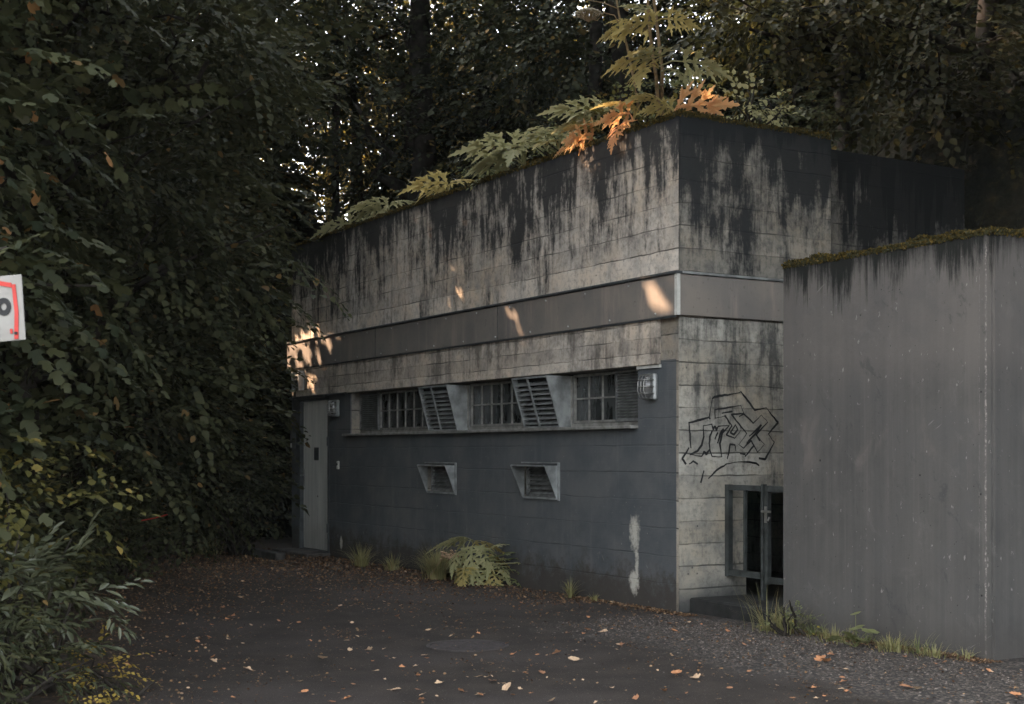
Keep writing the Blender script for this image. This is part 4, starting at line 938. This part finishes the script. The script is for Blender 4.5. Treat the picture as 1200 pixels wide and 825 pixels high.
# bmesh objects cannot carry attributes: keep winding fix off by wrapper
def obj(name, bm, mat, parent=None, smooth=False):
    me = bpy.data.meshes.new(name)
    if name not in ('leaf', 'foliage', 'blades'): bmesh.ops.recalc_face_normals(bm, faces=bm.faces)
    bm.to_mesh(me); bm.free()
    if smooth: me.polygons.foreach_set('use_smooth', [True] * len(me.polygons))
    return link_mesh(name, me, mat, parent)
def hog_part(parent, pos, yaw, pitch, L, mat, seed, roll=0, droop=.35, base=None, width=1.0, lobes=3, r=.008, label=None):
    rng = random.Random(seed); bm = hog_leaf(rng, L, lobes, droop, width)
    M4 = Matrix.Translation(pos) @ Euler((pitch, roll, yaw), 'XYZ').to_matrix().to_4x4(); bm.transform(M4)
    if base is not None:
        a, b = Vector(base), Vector(pos); m_ = a.lerp(b, .55) + Vector((0, 0, .12 * (b - a).length)); tube(bm, [a, m_, b, b + (M4.to_3x3() @ Vector((0, 1, 0))) * L * .3], [r, r * .9, r * .7, r * .3], 6)
    o = obj('leaf', bm, mat, parent)
    if label: o['label'] = label
    return o
def umbel(parent, pos, rad, seed):
    rng = random.Random(seed); bm = bmesh.new(); bs = bmesh.new()
    for i in range(60):
        a = i * 2.399; r = rad * math.sqrt(i / 60); q = Vector((math.cos(a) * r, math.sin(a) * r, rad * .35 * (1 - (r / rad) ** 2)))
        tube(bs, [(0, 0, -rad * .55), q], .0022, 4)
        for k in range(3):
            g = bmesh.ops.create_icosphere(bm, subdivisions=1, radius=rad * .07); off = q + Vector((rng.uniform(-1, 1), rng.uniform(-1, 1), rng.uniform(0, .6))) * rad * .06
            for v in g['verts']: v.co += off
    bm.transform(Matrix.Translation(pos)); bs.transform(Matrix.Translation(pos))
    o = obj('flower_head', bm, simple('seed_head', (.34, .31, .22), .8, 0, .3, 30), parent); obj('rays', bs, MT['stalk'], o)
# tall pair of stalks at the corner
h1 = empty('giant_hogweed', W(768, 128, 12.9)); b0 = h1.location.copy()
tag(h1, 'tallest giant hogweed, two thick stalks rising from the roof corner out of the frame', 'plant')
bm = bmesh.new(); tube(bm, [W(772, 135, 12.9) - b0, W(769, 90, 12.9) - b0, W(764, 60, 12.9) - b0, W(760, 20, 12.9) - b0, W(757, -60, 12.9) - b0], [.018, .017, .016, .015, .012], 8); obj('stalk', bm, MT['stalk'], h1, True)
bm = bmesh.new(); tube(bm, [W(776, 135, 12.95) - b0, W(776, 80, 12.95) - b0, W(771, 40, 12.95) - b0, W(766, -5, 12.95) - b0, W(764, -60, 12.95) - b0], [.017, .016, .015, .014, .012], 8); obj('stalk', bm, MT['stalk'], h1, True)
def hp(par, bb, px, py, Y, bpx, bpy, yaw, pitch, L, mat, seed, **k):
    hog_part(par, W(px, py, Y) - bb, R(yaw), R(pitch), L * 1.22, mat, seed, base=W(bpx, bpy, Y + .05) - bb, **k)
# yaw: 0 = away from camera(+y), 90 = towards -x (left), -90 = right
hp(h1, b0, 800, 72, 12.8, 772, 78, -100, -5, .42, LF['hog'], 1, roll=R(-25), droop=.45)
hp(h1, b0, 762, 68, 12.8, 772, 78, 105, 0, .42, LF['hogy'], 2, roll=R(25), droop=.5)
hp(h1, b0, 775, 66, 12.7, 773, 74, 130, 8, .36, LF['hog'], 3, roll=R(10), droop=.35)
hp(h1, b0, 760, 76, 12.7, 772, 80, 140, -25, .38, LF['hogy'], 4, roll=R(20), droop=.4)
hp(h1, b0, 768, 28, 12.85, 762, 32, 100, 5, .36, LF['hogy'], 5, roll=R(30), droop=.55)
hp(h1, b0, 782, 22, 12.9, 767, 26, -95, -5, .27, LF['hogy'], 6, roll=R(-35), droop=.5)
hp(h1, b0, 760, 12, 12.9, 764, 14, 95, 20, .24, LF['hog'], 7, droop=.3)
hp(h1, b0, 790, 82, 12.75, 774, 84, -150, -20, .26, LF['hog'], 8, roll=R(-10), droop=.5)
h2 = empty('giant_hogweed', W(748, 125, 13.1)); b1 = h2.location.copy(); tag(h2, 'slender hogweed with a pale seed head, left of the tallest stalks', 'plant')
bm = bmesh.new(); tube(bm, [W(749, 130, 13.1) - b1, W(743, 95, 13.1) - b1, W(735, 55, 13.1) - b1, W(726, 20, 13.1) - b1, W(719, -20, 13.1) - b1], [.013, .012, .011, .01, .008], 8)
tube(bm, [W(731, 38, 13.1) - b1, W(720, 18, 13.05) - b1, W(708, 15, 13.0) - b1, W(700, 24, 13.0) - b1, W(692, 22, 13.0) - b1], [.006, .006, .005, .005, .005], 6)
tube(bm, [W(724, 10, 13.1) - b1, W(706, 3, 13.1) - b1, W(688, 0, 13.1) - b1], [.005, .004, .003], 6); obj('stalk', bm, MT['stalk'], h2, True)
umbel(h2, W(690, 17, 13.0) - b1, .13, 3)
hp(h2, b1, 735, 25, 13.1, 727, 25, 90, 10, .18, LF['hogy'], 9)
hp(h2, b1, 737, 35, 13.0, 733, 40, 110, -5, .34, LF['hogy'], 10, roll=R(30), droop=.5)

HG = 'hogweed plants along the roof edge'
def hog_plant(label, px, py, Y, leaves, name='hogweed'):
    r = empty(name, W(px, py, Y)); tag(r, label, 'plant', HG); bb = r.location.copy()
    for i, (lx_, ly_, yaw, pitch, L, mt, roll, droop) in enumerate(leaves):
        hog_part(r, W(lx_, ly_, Y) - bb, R(yaw), R(pitch), L * 1.15, LF[mt], int(px) + i, roll=R(roll), droop=droop, base=Vector((0, 0, 0)))
    return r
hog_plant('hogweed with one glowing orange leaf spread over the roof corner', 790, 132, 12.2, [(792, 126, -82, 12, .52, 'orange', -40, .12), (788, 126, 100, 5, .30, 'hogy', 30, .4), (775, 118, 60, 30, .3, 'hogy', 10, .4)])
hog_plant('hogweed with orange leaves drooping over the wall, left of the corner', 742, 142, 12.75, [(738, 133, 98, -8, .34, 'orange', 40, .42), (728, 146, 130, -42, .30, 'orange', 10, .35), (745, 125, 70, 22, .36, 'hogy', 0, .4), (752, 120, 150, 10, .3, 'hogy', 0, .5)])
hog_plant('hogweed with a long orange leaf trailing down the concrete edge', 690, 163, 13.25, [(696, 157, 100, -14, .36, 'orange', 50, .35), (676, 166, 104, -22, .28, 'orange', 20, .3), (700, 150, 60, 20, .36, 'hogy', 0, .4)])
hog_plant('green fern-like hogweed arching above the orange leaves', 700, 155, 13.6, [(702, 130, 95, 18, .50, 'hog', 20, .5), (705, 128, -70, 20, .36, 'hog', 0, .5), (700, 135, 140, 8, .42, 'hog', 10, .5), (696, 140, 100, -5, .42, 'hog', 25, .4), (708, 136, -120, 5, .34, 'hogy', 0, .4)])
hog_plant('broad pale green hogweed clump in the middle of the roof edge', 615, 195, 14.9, [(605, 172, 100, 12, .62, 'hog', 25, .5), (612, 160, -75, 18, .55, 'hog', -15, .5), (600, 180, 120, -5, .58, 'hog', 15, .45), (618, 168, -110, 5, .5, 'hog', -10, .5), (610, 172, 165, -5, .5, 'hog', 0, .5), (598, 186, 95, -8, .48, 'hog', 30, .4)])
hog_plant('small hogweed between the pale clump and the orange leaves', 655, 175, 14.0, [(655, 160, 95, 15, .38, 'hog', 15, .5), (658, 160, -80, 20, .34, 'hog', 0, .5), (652, 166, 140, 0, .34, 'hogy', 0, .4)])
hog_plant('small yellowish hogweed low on the roof edge', 525, 228, 16.4, [(525, 215, 95, 8, .5, 'hogy', 30, .45), (528, 214, -80, 20, .4, 'hogy', 0, .5), (520, 220, 120, -10, .38, 'hogy', 10, .4)])
hog_plant('dark green hogweed near the left end of the roof', 455, 248, 17.9, [(455, 240, 100, 10, .5, 'hog', 20, .5), (458, 238, -75, 18, .45, 'hog', 0, .5), (448, 246, 95, -5, .4, 'hog', 25, .4)])
hog_plant('lowest hogweed hanging at the far left roof end', 415, 264, 18.8, [(412, 262, 100, 0, .5, 'hog', 30, .5), (418, 258, -80, 15, .36, 'hog', 0, .5)])
def roof_shrub(px, py, Y, r_, label, mat, n, seed, grp=None):
    c = W(px, py, Y); shrub('roof_shrub', label, 'shrub', (c.x, c.y, 4.34), [(c.x, c.y, c.z, r_, r_ * .8, r_ * .5)], mat, n, twig=.26, nleaf=8, lsize=.24, seed=seed, group=grp)
RS = 'small bushes growing on the roof'
roof_shrub(880, 128, 12.9, .34, 'dull green bush on the roof right of the orange corner leaf', LF['hog'], 40, 1, RS)
roof_shrub(925, 130, 13.2, .36, 'dull bush on the roof above the side wall, farther from the corner', LF['dark'], 50, 2, RS)
roof_shrub(585, 200, 15.2, .30, 'leafy bush under the broad pale hogweed clump', LF['weed'], 40, 3, RS)
roof_shrub(730, 140, 13.2, .26, 'leafy bush behind the drooping orange leaves', LF['yellow'], 40, 4, RS)
roof_shrub(770, 108, 13.2, .28, 'leafy bush around the foot of the tallest stalks', LF['weed'], 40, 5, RS)
roof_shrub(660, 165, 14.2, .26, 'leafy bush between two hogweed clumps', LF['weed'], 34, 6, RS)

# ground plants
def blades(base, n, L, spread, mat, seed, label, name='grass_tuft', group=None, wd=.006, cat='grass tuft'):
    rng = random.Random(seed); bm = bmesh.new()
    for i in range(n):
        a = rng.uniform(0, 2 * math.pi); r0 = abs(rng.gauss(0, spread * .2)); l = L * rng.uniform(.5, 1.1); lean = rng.uniform(.15, 1.0)
        x, y = math.cos(a) * r0, math.sin(a) * r0; prev = None; w_ = wd * rng.uniform(.6, 1.2)
        for k in range(6):
            t = k / 5; out = lean * l * t ** 1.6; zz = l * (t - .55 * lean * t * t)
            c = Vector((x + math.cos(a) * out, y + math.sin(a) * out, max(zz, .003))); s = Vector((-math.sin(a), math.cos(a), 0)) * w_ * (1 - t * .9)
            row = (bm.verts.new(c - s), bm.verts.new(c + s))
            if prev: bm.faces.new((prev[0], prev[1], row[1], row[0]))
            prev = row
    o = obj('blades', bm, mat, None); o.name = name; o.location = base; tag(o, label, cat, group); return o
bb = G(555, 695); bb.y -= .0
hb = empty('hogweed_bush', L2W(-3.35, -.42)); tag(hb, 'low hogweed bush with wide drooping leaves against the painted wall', 'plant'); b2 = hb.location.copy(); Y2 = b2.y
def hbl(px, py, yaw, pitch, L, mt, roll, droop, s):
    hog_part(hb, W(px, py, Y2 - .1) - b2, R(yaw), R(pitch), L, LF[mt], s, roll=R(roll), droop=droop, base=Vector((0, 0, 0)), width=1.25)
for k_, (px_, py_, yw, pt, L_, mt, rl, dr_) in enumerate([
    (545, 634, 98, 6, .42, 'hog', 25, .5), (552, 632, 60, 12, .36, 'hog', 15, .5), (556, 636, -85, 4, .38, 'hogy', -20, .6), (553, 640, 170, -40, .40, 'hog', 10, .5),
    (566, 643, -150, -30, .36, 'hog', -10, .5), (540, 646, 140, -25, .34, 'hog', 20, .5), (574, 652, -100, -8, .34, 'hogy', -25, .6), (582, 655, -75, 8, .28, 'hog', -10, .6),
    (585, 660, -140, -25, .28, 'hog', -10, .5), (596, 664, -95, 5, .20, 'hog', -15, .5), (578, 668, -170, -45, .30, 'hogy', 0, .4), (590, 676, -120, -25, .28, 'hog', -15, .5),
    (560, 668, 165, -50, .30, 'hog', 5, .4), (545, 665, 150, -40, .30, 'hogy', 10, .4), (570, 684, -170, -25, .26, 'hog', 0, .4), (592, 686, -140, -18, .24, 'hog', -5, .4),
    (556, 690, 160, -8, .26, 'hogy', 0, .3), (545, 695, 130, -4, .22, 'hogy', 0, .3), (568, 694, -160, -4, .24, 'weed', 0, .3), (580, 640, -60, 22, .22, 'hog', 0, .5),
    (598, 655, -80, 10, .24, 'weed', -10, .5), (603, 668, -110, -15, .24, 'weed', -10, .5), (606, 680, -130, -20, .22, 'weed', 0, .5), (596, 690, -150, -10, .22, 'weed', 0, .4), (590, 650, -60, 25, .22, 'weed', 0, .5), (604, 660, -60, 18, .20, 'hog', 0, .5)]):
    hog_part(hb, W(px_, py_, Y2 - .02 - .012 * k_) - b2, R(yw), R(pt), L_, LF[mt], 100 + k_, roll=R(rl), droop=dr_, base=Vector((0, 0, 0)), width=1.0)
gb = L2W(-3.95, -.30)
blades(gb, 700, .42, .36, LF['grass'], 4, 'round clump of arching grass left of the hogweed bush')
fl = empty('dry_flower_head', L2W(-3.85, -.5, 0)); tag(fl, 'single peach dry blossom standing above the grass clump', 'flower'); bf = fl.location.copy()
bm = bmesh.new(); rg = random.Random(8); c0 = W(527, 651, bf.y) - bf
for i in range(46):
    g = bmesh.ops.create_icosphere(bm, subdivisions=1, radius=.02); off = c0 + Vector((rg.gauss(0, .055), rg.uniform(-.03, .03), rg.gauss(0, .022)))
    sc_ = rg.uniform(.6, 1.2)
    for v in g['verts']: v.co = Vector((v.co.x, v.co.y, v.co.z * .6)) * sc_ + off
obj('petals', bm, MT['fall'][0], fl); bm = bmesh.new(); tube(bm, [(0, 0, 0), c0 * .6 + Vector((0, 0, .05)), c0], .004, 5); obj('stem', bm, MT['stalk'], fl)
GT = 'small tufts along the wall foot'
blades(L2W(-1.52, -.14), 60, .22, .12, LF['grass'], 5, 'small grass tuft at the painted wall, right of the hogweed bush', group=GT)
blades(L2W(-1.15, -.10), 30, .10, .1, LF['grass'], 6, 'tiniest grass tuft at the foot of the scuffed wall', group=GT)
blades(L2W(-5.9, -.35), 140, .34, .35, LF['grass'], 7, 'loose weeds at the wall between door and hogweed bush', group=GT)
blades(L2W(-5.2, -.25), 90, .25, .3, LF['grass'], 71, 'thin weeds just left of the round grass clump', group=GT)
blades(L2W(-8.9, -1.3), 260, .3, .6, LF['grass'], 8, 'wide low grass in front of the pale door', group=GT)
VG = 'weeds along the foot of the retaining wall'
for k_, (x_, L_, n_) in enumerate([(1.28, .12, 30), (1.72, .16, 45), (1.9, .09, 40), (2.22, .11, 35), (2.5, .13, 40), (2.82, .20, 30), (3.16, .10, 30)]):
    blades(L2W(x_, .02 - .05 * (k_ % 3)), n_, L_, .3, LF['weed' if k_ % 2 else 'grass'], 200 + k_, 'short weeds at the foot of the retaining wall, ' + ['at its left corner', 'right behind the wild grass', 'thin patch left of the middle', 'just left of the broad leaved weed', 'just right of the broad leaved weed', 'tall sparse ones left of the seam', 'below the grainy seam'][k_], group=VG, wd=.004)
blades(L2W(1.50, -.12), 170, .25, .45, LF['grass'], 9, 'wild grass at the left foot of the retaining wall', wd=.004)
blades(L2W(1.32, -.15), 50, .42, .4, LF['grass'], 91, 'long bent straws at the edge of the retaining wall', wd=.003)
blades(L2W(2.65, -.14), 120, .15, .45, LF['grass'], 10, 'low grass at the retaining wall, right of the broad leaved weed', wd=.004)
blades(L2W(2.05, -.12), 110, .14, .5, LF['grass'], 11, 'short grass between the wild grass and the broad leaved weed', wd=.004)
blades(L2W(3.0, -.12), 70, .12, .4, LF['grass'], 12, 'rightmost low grass by the grainy seam of the retaining wall', wd=.004)
shrub('trailing_weed', 'leafy weed at the foot of the retaining wall grass', 'weed', tuple(L2W(1.62, -.16)), [(*L2W(1.62, -.18, .10), .22, .14, .10)], LF['weed'], 26, twig=.1, nleaf=7, lsize=.3, seed=95)
wd = empty('broad_leaved_weed', L2W(2.36, -.22)); tag(wd, 'young weed with round lobed yellow green leaves at the retaining wall', 'weed')
rg = random.Random(4)
for i in range(13):
    a = rg.uniform(0, 6.28); hh = rg.uniform(.04, .13) if i else .235; rr_ = rg.uniform(.02, .17) if i else .02; sz = rg.uniform(.035, .055)
    bm = bmesh.new(); c = Vector((math.cos(a) * rr_, math.sin(a) * rr_ * .6, hh)); cv = bm.verts.new(c)
    ring = [bm.verts.new(c + Vector((math.cos(t) * sz * (1 + .18 * math.cos(5 * t)), math.sin(t) * sz * (1 + .18 * math.cos(5 * t)) * .85, math.sin(t + a) * sz * .35 + .008))) for t in [2 * math.pi * k / 20 for k in range(20)]]
    for k in range(20): bm.faces.new((cv, ring[k], ring[(k + 1) % 20]))
    tube(bm, [(0, 0, 0), (c.x * .6, c.y * .6, c.z * .7), c - Vector((0, 0, .003))], .0022, 5); obj('leaf', bm, LF['weed'], wd)

# kerb stone and mound by the door
bm = bmesh.new(); box(bm, -.9, .9, -.07, .07, -.1, .10, .012)
kb = obj('kerb_stone', bm, simple('kerb_dark', (.04, .038, .035), .95, 0, .5, 9), None); kb.location = L2W(-8.2, -.85); kb.rotation_euler = (0, 0, ROTZ); tag(kb, 'dark kerb stone buried in leaves in front of the pale door', 'kerb')
bm = bmesh.new(); box(bm, -.65, .65, -.35, .0, -.05, .05, .01); ds = obj('door_step', bm, simple('step_dark', (.05, .045, .04), .95, 0, .5, 9), None); ds.location = L2W(-8.22, -.035); ds.rotation_euler = (0, 0, ROTZ); tag(ds, 'low litter covered concrete doorstep under the pale door', 'doorstep')
# manhole
mh = empty('manhole_cover', G(548, 757)); tag(mh, 'flat round manhole cover set in the asphalt', 'manhole cover')
bm = bmesh.new()
def ringm(bm, r0, r1, z0, z1, n=48):
    for i in range(n):
        a, b = 2 * math.pi * i / n, 2 * math.pi * (i + 1) / n
        p = lambda r, t, z: bm.verts.new((r * math.cos(t), r * math.sin(t), z))
        bm.faces.new((p(r0, a, z1), p(r1, a, z1), p(r1, b, z1), p(r0, b, z1))); bm.faces.new((p(r1, a, z0), p(r1, b, z0), p(r1, b, z1), p(r1, a, z1)))
        if r0 > 0: bm.faces.new((p(r0, a, z0), p(r0, a, z1), p(r0, b, z1), p(r0, b, z0)))
ringm(bm, .275, .30, 0, .008); obj('rim', bm, simple('rim_iron', (.04, .034, .032), .8, .1, .3), mh)
bm = bmesh.new(); ringm(bm, .0, .268, 0, .006)
for k in range(24):
    a = k * 2.399; r = .24 * math.sqrt((k + .5) / 24); x, y = math.cos(a) * r, math.sin(a) * r; box(bm, x - .012, x + .012, y - .012, y + .012, .0065, .009)
obj('lid', bm, simple('lid_iron', (.036, .030, .029), .85, .1, .35, 25), mh)
bm = bmesh.new(); tube(bm, [W(166, 610, 14.0), W(182, 607, 13.9), W(196, 603, 13.8)], .006, 6); rs = obj('marker_rod', bm, RED, None); tag(rs, 'thin red rod lying in the dark shrubs on the left', 'rod')

# ------------------------------------------------------------------ leaf litter and gravel (uncountable)
def scatter_flat(name, pts, sizes, mat, label, cat, seed, curl=.4, shape=LEAF_OVAL, zoff=.004):
    rng = np.random.default_rng(seed); n = len(pts); d = rng.normal(0, 1, (n, 3)); d[:, 2] *= .12
    up = np.array([0, 0, 1.0]) + rng.normal(0, curl, (n, 3)); Rm = rot_from(d, up); k = len(shape[0])
    V = np.einsum('nij,kj->nki', Rm, shape[0] - (0, .5, 0)) * sizes[:, None, None]; zmin = V[:, :, 2].min(1)
    V[:, :, 2] -= np.minimum(zmin, 0)[:, None]; V += pts[:, None, :]; V[:, :, 2] += zoff
    F = (shape[1][None] + (np.arange(n) * k)[:, None, None]).reshape(-1, 4)
    return tag(np_mesh(name, V.reshape(-1, 3), F, mat), label, cat, kind='stuff')
rng = np.random.default_rng(31)
pts = []
for _ in range(7000):        # verge on the left and in front of the door
    t = rng.random(); Y = 7 + 13 * t; ed = -2.0 if Y < 8 else np.interp(Y, [8, 13.5, 18, 20], [-2.1, -3.6, -3.3, -2.9]); pts.append((ed + rng.normal(-.45, .55), Y, 0))
for _ in range(5500):
    lx_ = rng.uniform(-9, -1); q = L2W(lx_, -abs(rng.normal(0, .35 + .1 * (-lx_)))); pts.append((q.x, q.y, 0))
for _ in range(3500):
    Y = rng.uniform(12, 19); pts.append((rng.uniform(-3.5, -.5) , Y, 0))
for _ in range(1500):
    q = L2W(rng.uniform(-1, 5), -abs(rng.normal(0, 1.6))); pts.append((q.x, q.y, 0))
pts = np.array(pts); loc = (pts[:, :2] - (CX, CY)) @ np.array([[DX.x, DY.x], [DX.y, DY.y]])
ok = ~((loc[:, 0] > XL) & (loc[:, 0] < 0) & (loc[:, 1] > -.02)) & ~((loc[:, 0] > 0) & (loc[:, 1] > .05))
pts = pts[ok]
extra = []
for _ in range(2600):
    q = L2W(rng.uniform(1.2, 3.4), .09 - abs(rng.normal(0, .09))); extra.append((q.x, q.y, 0))
for _ in range(1200):
    q = L2W(rng.uniform(-1.5, .3), -.01 - abs(rng.normal(0, .08))); extra.append((q.x, q.y, 0))
for _ in range(60):
    cx_, cy_ = rng.uniform(-2.5, 3.2), rng.uniform(7.6, 12)
    for _ in range(rng.integers(6, 26)): extra.append((cx_ + rng.normal(0, .10), cy_ + rng.normal(0, .10), 0))
extra = np.array(extra); lc = (extra[:, :2] - (CX, CY)) @ np.array([[DX.x, DY.x], [DX.y, DY.y]]); extra = extra[~((lc[:, 0] < 0) & (lc[:, 1] > -.01)) & ~((lc[:, 0] > 0) & (lc[:, 1] > .1))]
pts = np.concatenate([pts, extra])
scatter_flat('leaf_litter', pts, rng.uniform(.010, .026, len(pts)) * np.interp(pts[:, 1], [7, 12, 19], [.8, 1.1, 1.6]), MT['litter'], 'small brown leaf litter scattered over the yard edges', 'leaf litter', 32, .5)
n = 9000; lx = np.abs(rng.normal(1.9, 1.6, n)); ly = -np.abs(rng.normal(.5, .45, n)) - .1
P = np.array([list(L2W(a, b)) for a, b in zip(lx, ly)])
sv = np.array([(0, 0, .5), (.5, 0, 0), (0, .5, 0), (-.5, 0, 0), (0, -.5, 0), (0, 0, -.2)]); sf = np.array([(0, 1, 2), (0, 2, 3), (0, 3, 4), (0, 4, 1)])
Rr = rot_from(rng.normal(0, 1, (n, 3)) * (1, 1, .2), np.array([0, 0, 1.0]) + rng.normal(0, .2, (n, 3)))
V = np.einsum('nij,kj->nki', Rr, sv * (1, .7, .6)) * rng.uniform(.008, .030, n)[:, None, None] + P[:, None, :]
F = (sf[None] + (np.arange(n) * 6)[:, None, None]).reshape(-1, 3)
tag(np_mesh('gravel', V.reshape(-1, 3), F, litter_mat('gravel_stone', [(.035, .031, .028), (.08, .07, .06), (.05, .044, .04), (.22, .19, .165)])), 'loose gravel strewn in front of the retaining wall', 'gravel', kind='stuff')
# ------------------------------------------------------------------ individual fallen leaves
def fallen(kind, seed):
    rng = random.Random(seed); bm = bmesh.new(); n = 12
    pts_ = []
    for k in range(n * 2):
        t = 2 * math.pi * k / (n * 2); base_r = .5 * (1 + (.42 * abs(math.cos(2.5 * t)) - .25 if kind == 0 else .0)); 
        x = math.cos(t) * base_r * (.62 if kind == 1 else .85); y = math.sin(t) * base_r
        r = math.hypot(x, y); pts_.append((x, y, rng.uniform(-.02, .04) + .9 * (x * x if kind != 2 else x * x + y * y * .8)))
    cv = bm.verts.new((0, 0, 0.01)); ring = [bm.verts.new(p) for p in pts_]
    for k in range(len(ring)): bm.faces.new((cv, ring[k], ring[(k + 1) % len(ring)]))
    tube(bm, [(0, 0, .012), (0, -.45, .06), (.05, -.85, .12)], .012, 4)
    me = bpy.data.meshes.new('fallen_leaf'); bm.to_mesh(me); bm.free(); return me
FM = []
for c in range(3):
    for kd in range(3):
        me = fallen(kd, c * 10 + kd); me.materials.append(MT['fall'][c]); FM.append((me, c))
names = ['pale tan dry leaf', 'dark brown curled leaf', 'orange dry leaf']
rng2 = random.Random(77)
SPOT = [(672, 776, .09, 0), (432, 763, .065, 0), (378, 774, .085, 0), (594, 808, .10, 0), (577, 800, .09, 1), (793, 792, .09, 2), (602, 768, .06, 2), (652, 767, .07, 1), (635, 790, .08, 1), (815, 796, .08, 0), (464, 810, .07, 0), (410, 763, .06, 0), (290, 786, .07, 0), (250, 776, .06, 0), (962, 774, .10, 2), (968, 776, .09, 2), (1062, 807, .09, 1), (1075, 810, .08, 0), (790, 741, .06, 2), (689, 740, .07, 2), (709, 742, .06, 0), (1190, 818, .09, 2)]
cand = [(a, b, s, c) for a, b, s, c in SPOT]
while len(cand) < 250:
    u = rng2.random()
    py = 670 + 155 * rng2.random() ** 1.1; px = rng2.uniform(140, 1190)
    if py < 700 and (px > 640 or rng2.random() < .1): continue
    p = G(px, py); lx_ = (p.x - CX) * DX.x + (p.y - CY) * DX.y; ly_ = (p.x - CX) * DY.x + (p.y - CY) * DY.y
    if ly_ > -.12: continue
    s = rng2.choice((.02, .025, .03, .035, .04, .05)); cand.append((px, py, s, rng2.choices((0, 1, 2), (5, 3, 3))[0]))
def zone(px, py):
    if abs(px - 548) < 75 and abs(py - 757) < 22: return 'beside the manhole cover'
    if px > 1000 and py > 740: return 'near the broad leaved weed by the retaining wall'
    if px > 780 and py > 735: return 'on the gravel near the stair gate'
    if px > 640 and py < 760: return 'on asphalt in front of the scuffed wall'
    if py < 700: return 'on the litter in front of the pale door'
    if py < 735: return 'on asphalt beyond the manhole cover'
    if px < 330: return 'on the dark yard close to the hedge'
    if px < 560: return 'on the near asphalt left of the manhole cover'
    return 'on the near asphalt right of the manhole cover'
for (px, py, s, c) in cand:
    me = rng2.choice([m_ for m_, cc in FM if cc == c]); o = bpy.data.objects.new('fallen_leaf', me); COL.objects.link(o)
    p = G(px, py); o.location = (p.x, p.y, .008 + s * .05); o.scale = (s * .9,) * 3; o.rotation_euler = (rng2.gauss(0, .25), rng2.gauss(0, .25), rng2.uniform(0, 6.28))
    sz = 'large ' if s > .07 else ('small ' if s < .046 else ''); lb = sz + names[c] + ' ' + zone(px, py)
    if (px, py) == (672, 776): lb = 'largest palest fallen leaf, on the asphalt right of the manhole cover'
    tag(o, lb, 'leaf', 'fallen leaves scattered on the yard')

# ------------------------------------------------------------------ thin volume added to lift the blacks, no mist in the wood
bm = bmesh.new(); box(bm, -60, 62, -14, 95, -1.3, 26)
hm = bpy.data.materials.new('tone_lift_haze'); hm.use_nodes = True; t = hm.node_tree; t.nodes.remove(t.nodes['Principled BSDF'])
pv = t.nodes.new('ShaderNodeVolumePrincipled'); pv.inputs['Color'].default_value = (.72, .88, .90, 1); pv.inputs['Density'].default_value = .00024
t.links.new(pv.outputs[0], t.nodes['Material Output'].inputs['Volume'])
tag(obj('tone_lift_haze', bm, hm), kind='stuff')
